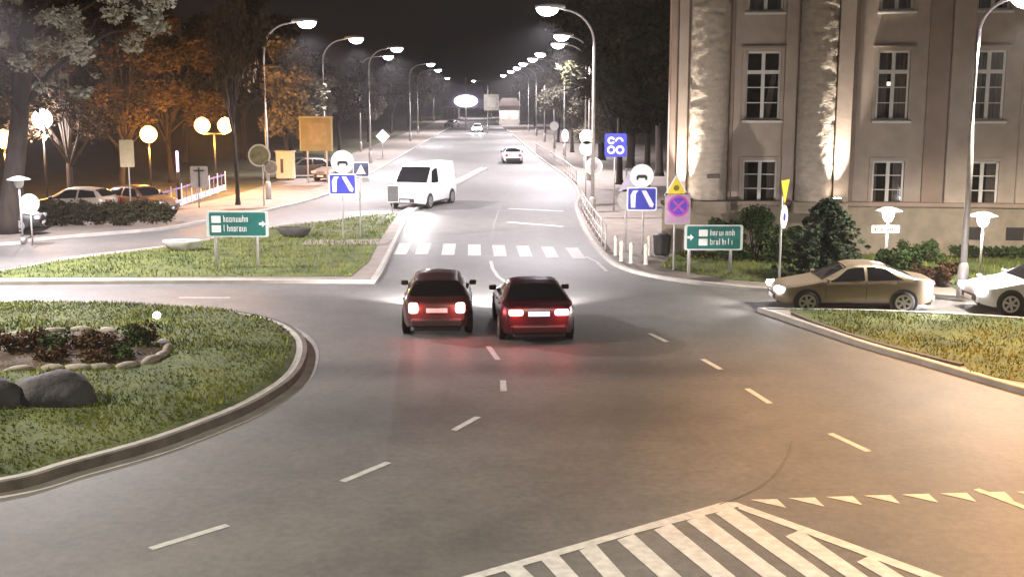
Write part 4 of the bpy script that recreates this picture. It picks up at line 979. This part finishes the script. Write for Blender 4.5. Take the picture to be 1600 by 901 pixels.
    if not low:
        panel('door_seam', md-.004, md-.004, md+.010, md+.010, 5.0, 8.3, TRIM, sides=(1, -1), off=.003); 
        for xx in ((c0-.12), (c3+.50 if style != 'van' else .3)): panel('door_seam', xx, xx-.04, xx+.013, xx-.027, 5.0, 8.2, TRIM, sides=(1, -1), off=.003)
        for sd in (1, -1):
            for xx in (md+.20, md-.75):
                p = S(xx, 5.75, sd); box('door_handle', (p.x, p.y+sd*.012, p.z), (.17, .03, .03), paint, t, .008)
        panel('sill_trim', 1.0, 1.0, -.95, -.95, 8.35, 9.0, TRIM, sides=(1, -1), off=.006)
    # wheels
    rw = .325 if style != 'van' else .34
    for xw in st['wb']:
        for sd in (1, -1):
            y = wid(xw)+.02
            ar = lathe('wheel_arch', [(.0, 0), (rw+.065, 0), (rw+.065, .012), (0, .012)], TRIM, t, 26, axis='Y', loc=(xw, sd*(y+.002) if sd > 0 else -(y+.014), rw+.01), smooth=False)
            wy = sd*(y-.07); tb = lathe('wheel', [(rw*.62, -.095), (rw*.93, -.1), (rw, -.06), (rw, .06), (rw*.93, .1), (rw*.62, .095)], RUBBER, t, 24, axis='Y', loc=(xw, wy, rw))
            rm = bmesh.new(); fy = wy+sd*.100
            bmesh.ops.create_cone(rm, cap_ends=True, segments=20, radius1=rw*.20, radius2=rw*.16, depth=.03, matrix=Matrix.Translation((xw, fy, rw)) @ Matrix.Rotation(R(90), 4, 'X'))
            for q in range(6):
                a = q*math.pi/3+.3; bx(rm, (xw+math.cos(a)*rw*.40, fy-sd*.004, rw+math.sin(a)*rw*.40), (rw*.5, .02, rw*.20), Matrix.Rotation(-a, 3, 'Y'))
            for q in range(22):
                a = q*2*math.pi/22; bx(rm, (xw+math.cos(a)*rw*.64, fy-sd*.002, rw+math.sin(a)*rw*.64), (.05, .024, rw*.20), Matrix.Rotation(-a, 3, 'Y'))
            obj('rim', rm, wheels_col or ALLOY, tb)
    # lights
    zt = lerp_tab(top, -L2+.02); zl = (zt-.12) if style != 'van' else 1.2
    hy = wid(L2)-.02
    for sd in (1, -1):
        x = -L2; w_ = wid(x)
        hs = {'van': (.10, .14, .5), 'hatch': (.24, .24, .26)}.get(style, (.18, .36, .16))
        box('tail_light', (x+.035, sd*(w_-hs[1]/2+.035), zl), hs, (tail_mat or TAIL) if tails else TAILOFF, t, .06)
        zh = lerp_tab(top, L2-.08)-.06 if style != 'van' else .86
        box('head_light', (L2-.10, sd*(wid(L2-.12)-.17), zh-.02), (.26, .40, .16), HEAD if heads else HEADOFF, t, .05)
        if heads and head_power: spot('head_lamp', t, (L2+.10, sd*(wid(L2-.1)-.17), zh), (L2+9, sd*2.2, 0.7), head_power, (1, .94, .93), R(95), .9, .08)
        if tails and tail_power: point('tail_lamp', t, (x-.16, sd*(w_-.14), zl), tail_power, (1, .16, .18), .08)
        c = S(c0-.16, 4.9, sd); box('mirror', (c.x, c.y+sd*.11, c.z+.04), (.12, .20, .13), paint if not low else TRIM, t, .035)
    box('rear_bumper', (-L2-.02, 0, .40), (.14, 2*(wid(L2)-.02), .22), TRIM if style in ('hatch', 'van') else paint, t, .05)
    box('rear_valance', (-L2+.06, 0, .25), (.16, 2*(wid(L2)-.08), .12), TRIM, t, .03)
    box('front_grille', (L2-.02, 0, .43), (.10, 1.0, .18), TRIM, t, .03)
    pl = box('licence_plate', (-L2-.022 if style != 'van' else -L2-.03, 0, zl-.03 if style != 'hatch' else zl-.06), (.03, .52, .115), plate_m or WHITE, t, .008)
    box('front_plate', (L2+.03, 0, .40), (.03, .52, .115), WHITE, t, .008)
    if not low:
        box('fog_light', (L2-.10, .55, .33), (.16, .20, .10), TRIM, t, .02); box('fog_light', (L2-.10, -.55, .33), (.16, .20, .10), TRIM, t, .02)
    return t
def paint(name, c, rough=.28, metal=.3): return mat('paint_'+name, c, rough, .04, 2, metal=metal, spec=.6)
# red hatchback and dark red saloon side by side in the roundabout exit
p = G(683, 528); hd = R(90)+R(2.5); d = Vector((math.cos(hd), math.sin(hd), 0)); TAILP = mat('tail_light_hot', (.6, .1, .1), .3, 0, emit=(1.0, .30, .27), estr=7)
car('hatchback', 'hatch', 'dark red hatchback with brake lights on, left of the two cars in the roundabout', p+d*2.0, hd, paint('maroon', (.075, .036, .033)), tails=True, heads=True, tail_power=16, head_power=2200, tail_mat=TAILP, wheels_col=DARKMETAL)
p = G(842, 539); hd = R(90)+R(4); d = Vector((math.cos(hd), math.sin(hd), 0))
car('saloon_car', 'coupe', 'dark red saloon with lit number plate, right of the two cars in the roundabout', p+d*2.2, hd, paint('deep_red', (.055, .007, .012)), tails=True, heads=True, tail_power=14, head_power=2200, plate_m=PLATELIT)
p = G(1324, 480); car('gold_sedan', 'sedan', 'gold beige sedan seen from its left side with headlights on', (p.x, p.y, 0), R(180-1.5), paint('gold', (.235, .185, .135), .38, .35), tails=True, heads=True, tail_power=0, head_power=350, tail_mat=mat('tail_light_dim', (.45, .03, .05), .3, 0, emit=(1, .25, .35), estr=1.5)).scale = (1, 1, .94)
p = G(1632, 484); car('white_car', 'sedan', 'white car cut by the right picture edge behind the gold sedan', (p.x, p.y, 0), R(180), paint('white', (.78, .78, .78), .3, .0), heads=True, head_power=900)
p = G(634, 327); hd = R(270-18); d = Vector((math.cos(hd), math.sin(hd), 0))
car('white_van', 'van', 'bright white oncoming van with glaring headlights beside the median', p-d*2.6, hd, paint('van_white', (.80, .80, .80), .35, .0), heads=True, cat='van', head_power=1500).scale = (1.08, 1.08, 1.12)
p = G(800, 256); hd = R(93); car('white_hatchback', 'hatch', 'white hatchback driving away up the avenue right of the median', p+Vector((0, 2, 0)), hd, paint('white', (0, 0, 0)), tails=False, low=True)
p = G(746, 207); car('far_car', 'hatch', 'far oncoming car with bright headlights in the middle of the avenue', (p.x, p.y, 0), R(268), paint('white', (0, 0, 0)), heads=True, low=True, head_power=600)
p = G(706, 199); car('far_car', 'sedan', 'pale far car parked at the left of the avenue near the oval sign', (p.x, p.y, 0), R(250), paint('silver', (.5, .5, .52), .3, .4), low=True)
p = G(120, 340); car('parked_car', 'hatch', 'orange-lit pale parked car behind the left end of the hedge', (p.x, p.y, .09), R(172), paint('cream', (.50, .42, .33), .35, .1), low=True)
p = G(222, 337); car('parked_car', 'hatch', 'brown parked car between the hedge and the picket fence', (p.x, p.y, .09), R(-30), paint('brown', (.20, .10, .05), .35, .3), low=True)
p = G(528, 283); car('parked_car', 'sedan', 'tan parked car behind the left lane sign', (p.x, p.y, .1), R(245), paint('tan', (.28, .21, .18), .35, .3), low=True)
p = G(476, 279); car('parked_car', 'hatch', 'dark parked car under the olive billboard', (p.x, p.y, .1), R(200), paint('dark_tan', (.10, .075, .065), .35, .3), low=True)
p = G(14, 372); car('parked_car', 'sedan', 'dark parked car at the left edge beside the unlit hat lantern', (p.x-1.4, p.y+1.5, .1), R(10), paint('dark_grey', (.05, .05, .05), .4, .3), low=True)

# ================================================================== FAR END OF THE AVENUE
Y = 210.0; c = at(728, 158, Y)
t = thing('oval_sign', 'glowing white oval sign on a post at the end of the avenue', 'sign', (c.x, Y, 0)); h = c.z
plate('face', [circ(0, h, 1.05, 32, 2.0)], -.35, -.12, mat('oval_lit', (.8, .8, .8), .5, 0, emit=(.98, .88, 1.0), estr=5), t)
plate('backing', [rect(0, h+.8, 6.2, 4.2, .3)], -.1, .12, mat('oval_back', (.09, .08, .13), .6, .1), t); tube('post', [(0, 0, 0), (0, 0, h+4.2)], .14, STEEL, t, 8)
Y = 190; c = at(768, 160, Y); t = thing('square_sign', 'pale square board right of the glowing oval sign', 'sign', (c.x, Y, 0)); h = c.z
plate('panel', [rect(0, h, 2.5, 2.6, .1)], -.1, .1, mat('board_beige', (.45, .42, .36), .6, .15, 2), t); plate('inner_panel', [rect(0, h, 1.5, 1.6, .1)], -.11, -.102, mat('board_beige2', (.55, .52, .46), .6, .15, 2), t); tube('post', [(-.6, .15, 0), (-.6, .15, h+2.8)], .08, STEEL, t, 8)
def far_house(px0, px1, by, topy, label, m, lit=False):
    a, b_ = G(px0, by), G(px1, by); Y = a.y; w = b_.x-a.x; h = hgt(topy, Y)
    t = thing('far_house', label, 'house', ((a.x+b_.x)/2, Y, .05)); box('wall', (0, 4, h/2), (w, 8, h), m, t)
    bm = bmesh.new(); prism_xz(bm, [(-w/2-.4, h), (w/2+.4, h), (w/2-.6, h+1.6), (-w/2+.6, h+1.6)], -.5, 8.5); bmesh.ops.recalc_face_normals(bm, faces=bm.faces); obj('roof', bm, mat('roof_dark', (.06, .045, .04), .9, .2), t)
    n = max(2, int(w/2.6))
    for i in range(n):
        for zz in (1.2, 4.2):
            if zz+1.6 > h: continue
            x = -w/2+w*(i+.5)/n; box('window', (x, -.03, zz+.8), (1.0, .10, 1.5), mat('window_lit', (.7, .7, .6), .5, 0, emit=(1, .93, .85), estr=2.5) if lit and zz < 2 else GLASS, t, .01)
far_house(780, 812, 196, 166, 'small far shop with lit ground floor windows at the end of the right row', mat('house_pale', (.42, .38, .34), .9, .1), True)
far_house(690, 716, 186, 166, 'low far house behind the pale parked car', mat('house_grey', (.25, .23, .22), .9, .1))
far_house(716, 786, 178, 163, 'wide dark far house closing the end of the avenue', mat('house_dark', (.10, .09, .085), .9, .1))

# ================================================================== NIGHT HAZE
HZ = bpy.data.materials.new('haze'); HZ.use_nodes = True; n = HZ.node_tree.nodes; n.remove(n['Principled BSDF'])
pv = n.new('ShaderNodeVolumePrincipled'); pv.inputs['Color'].default_value = (.92, .90, .92, 1); pv.inputs['Density'].default_value = 0.0004; pv.inputs['Anisotropy'].default_value = 0.55
HZ.node_tree.links.new(pv.outputs[0], n['Material Output'].inputs['Volume'])
hz = box('haze', (0, 720, 11.5), (1820, 1580, 25.0), HZ); hz['kind'] = 'stuff'
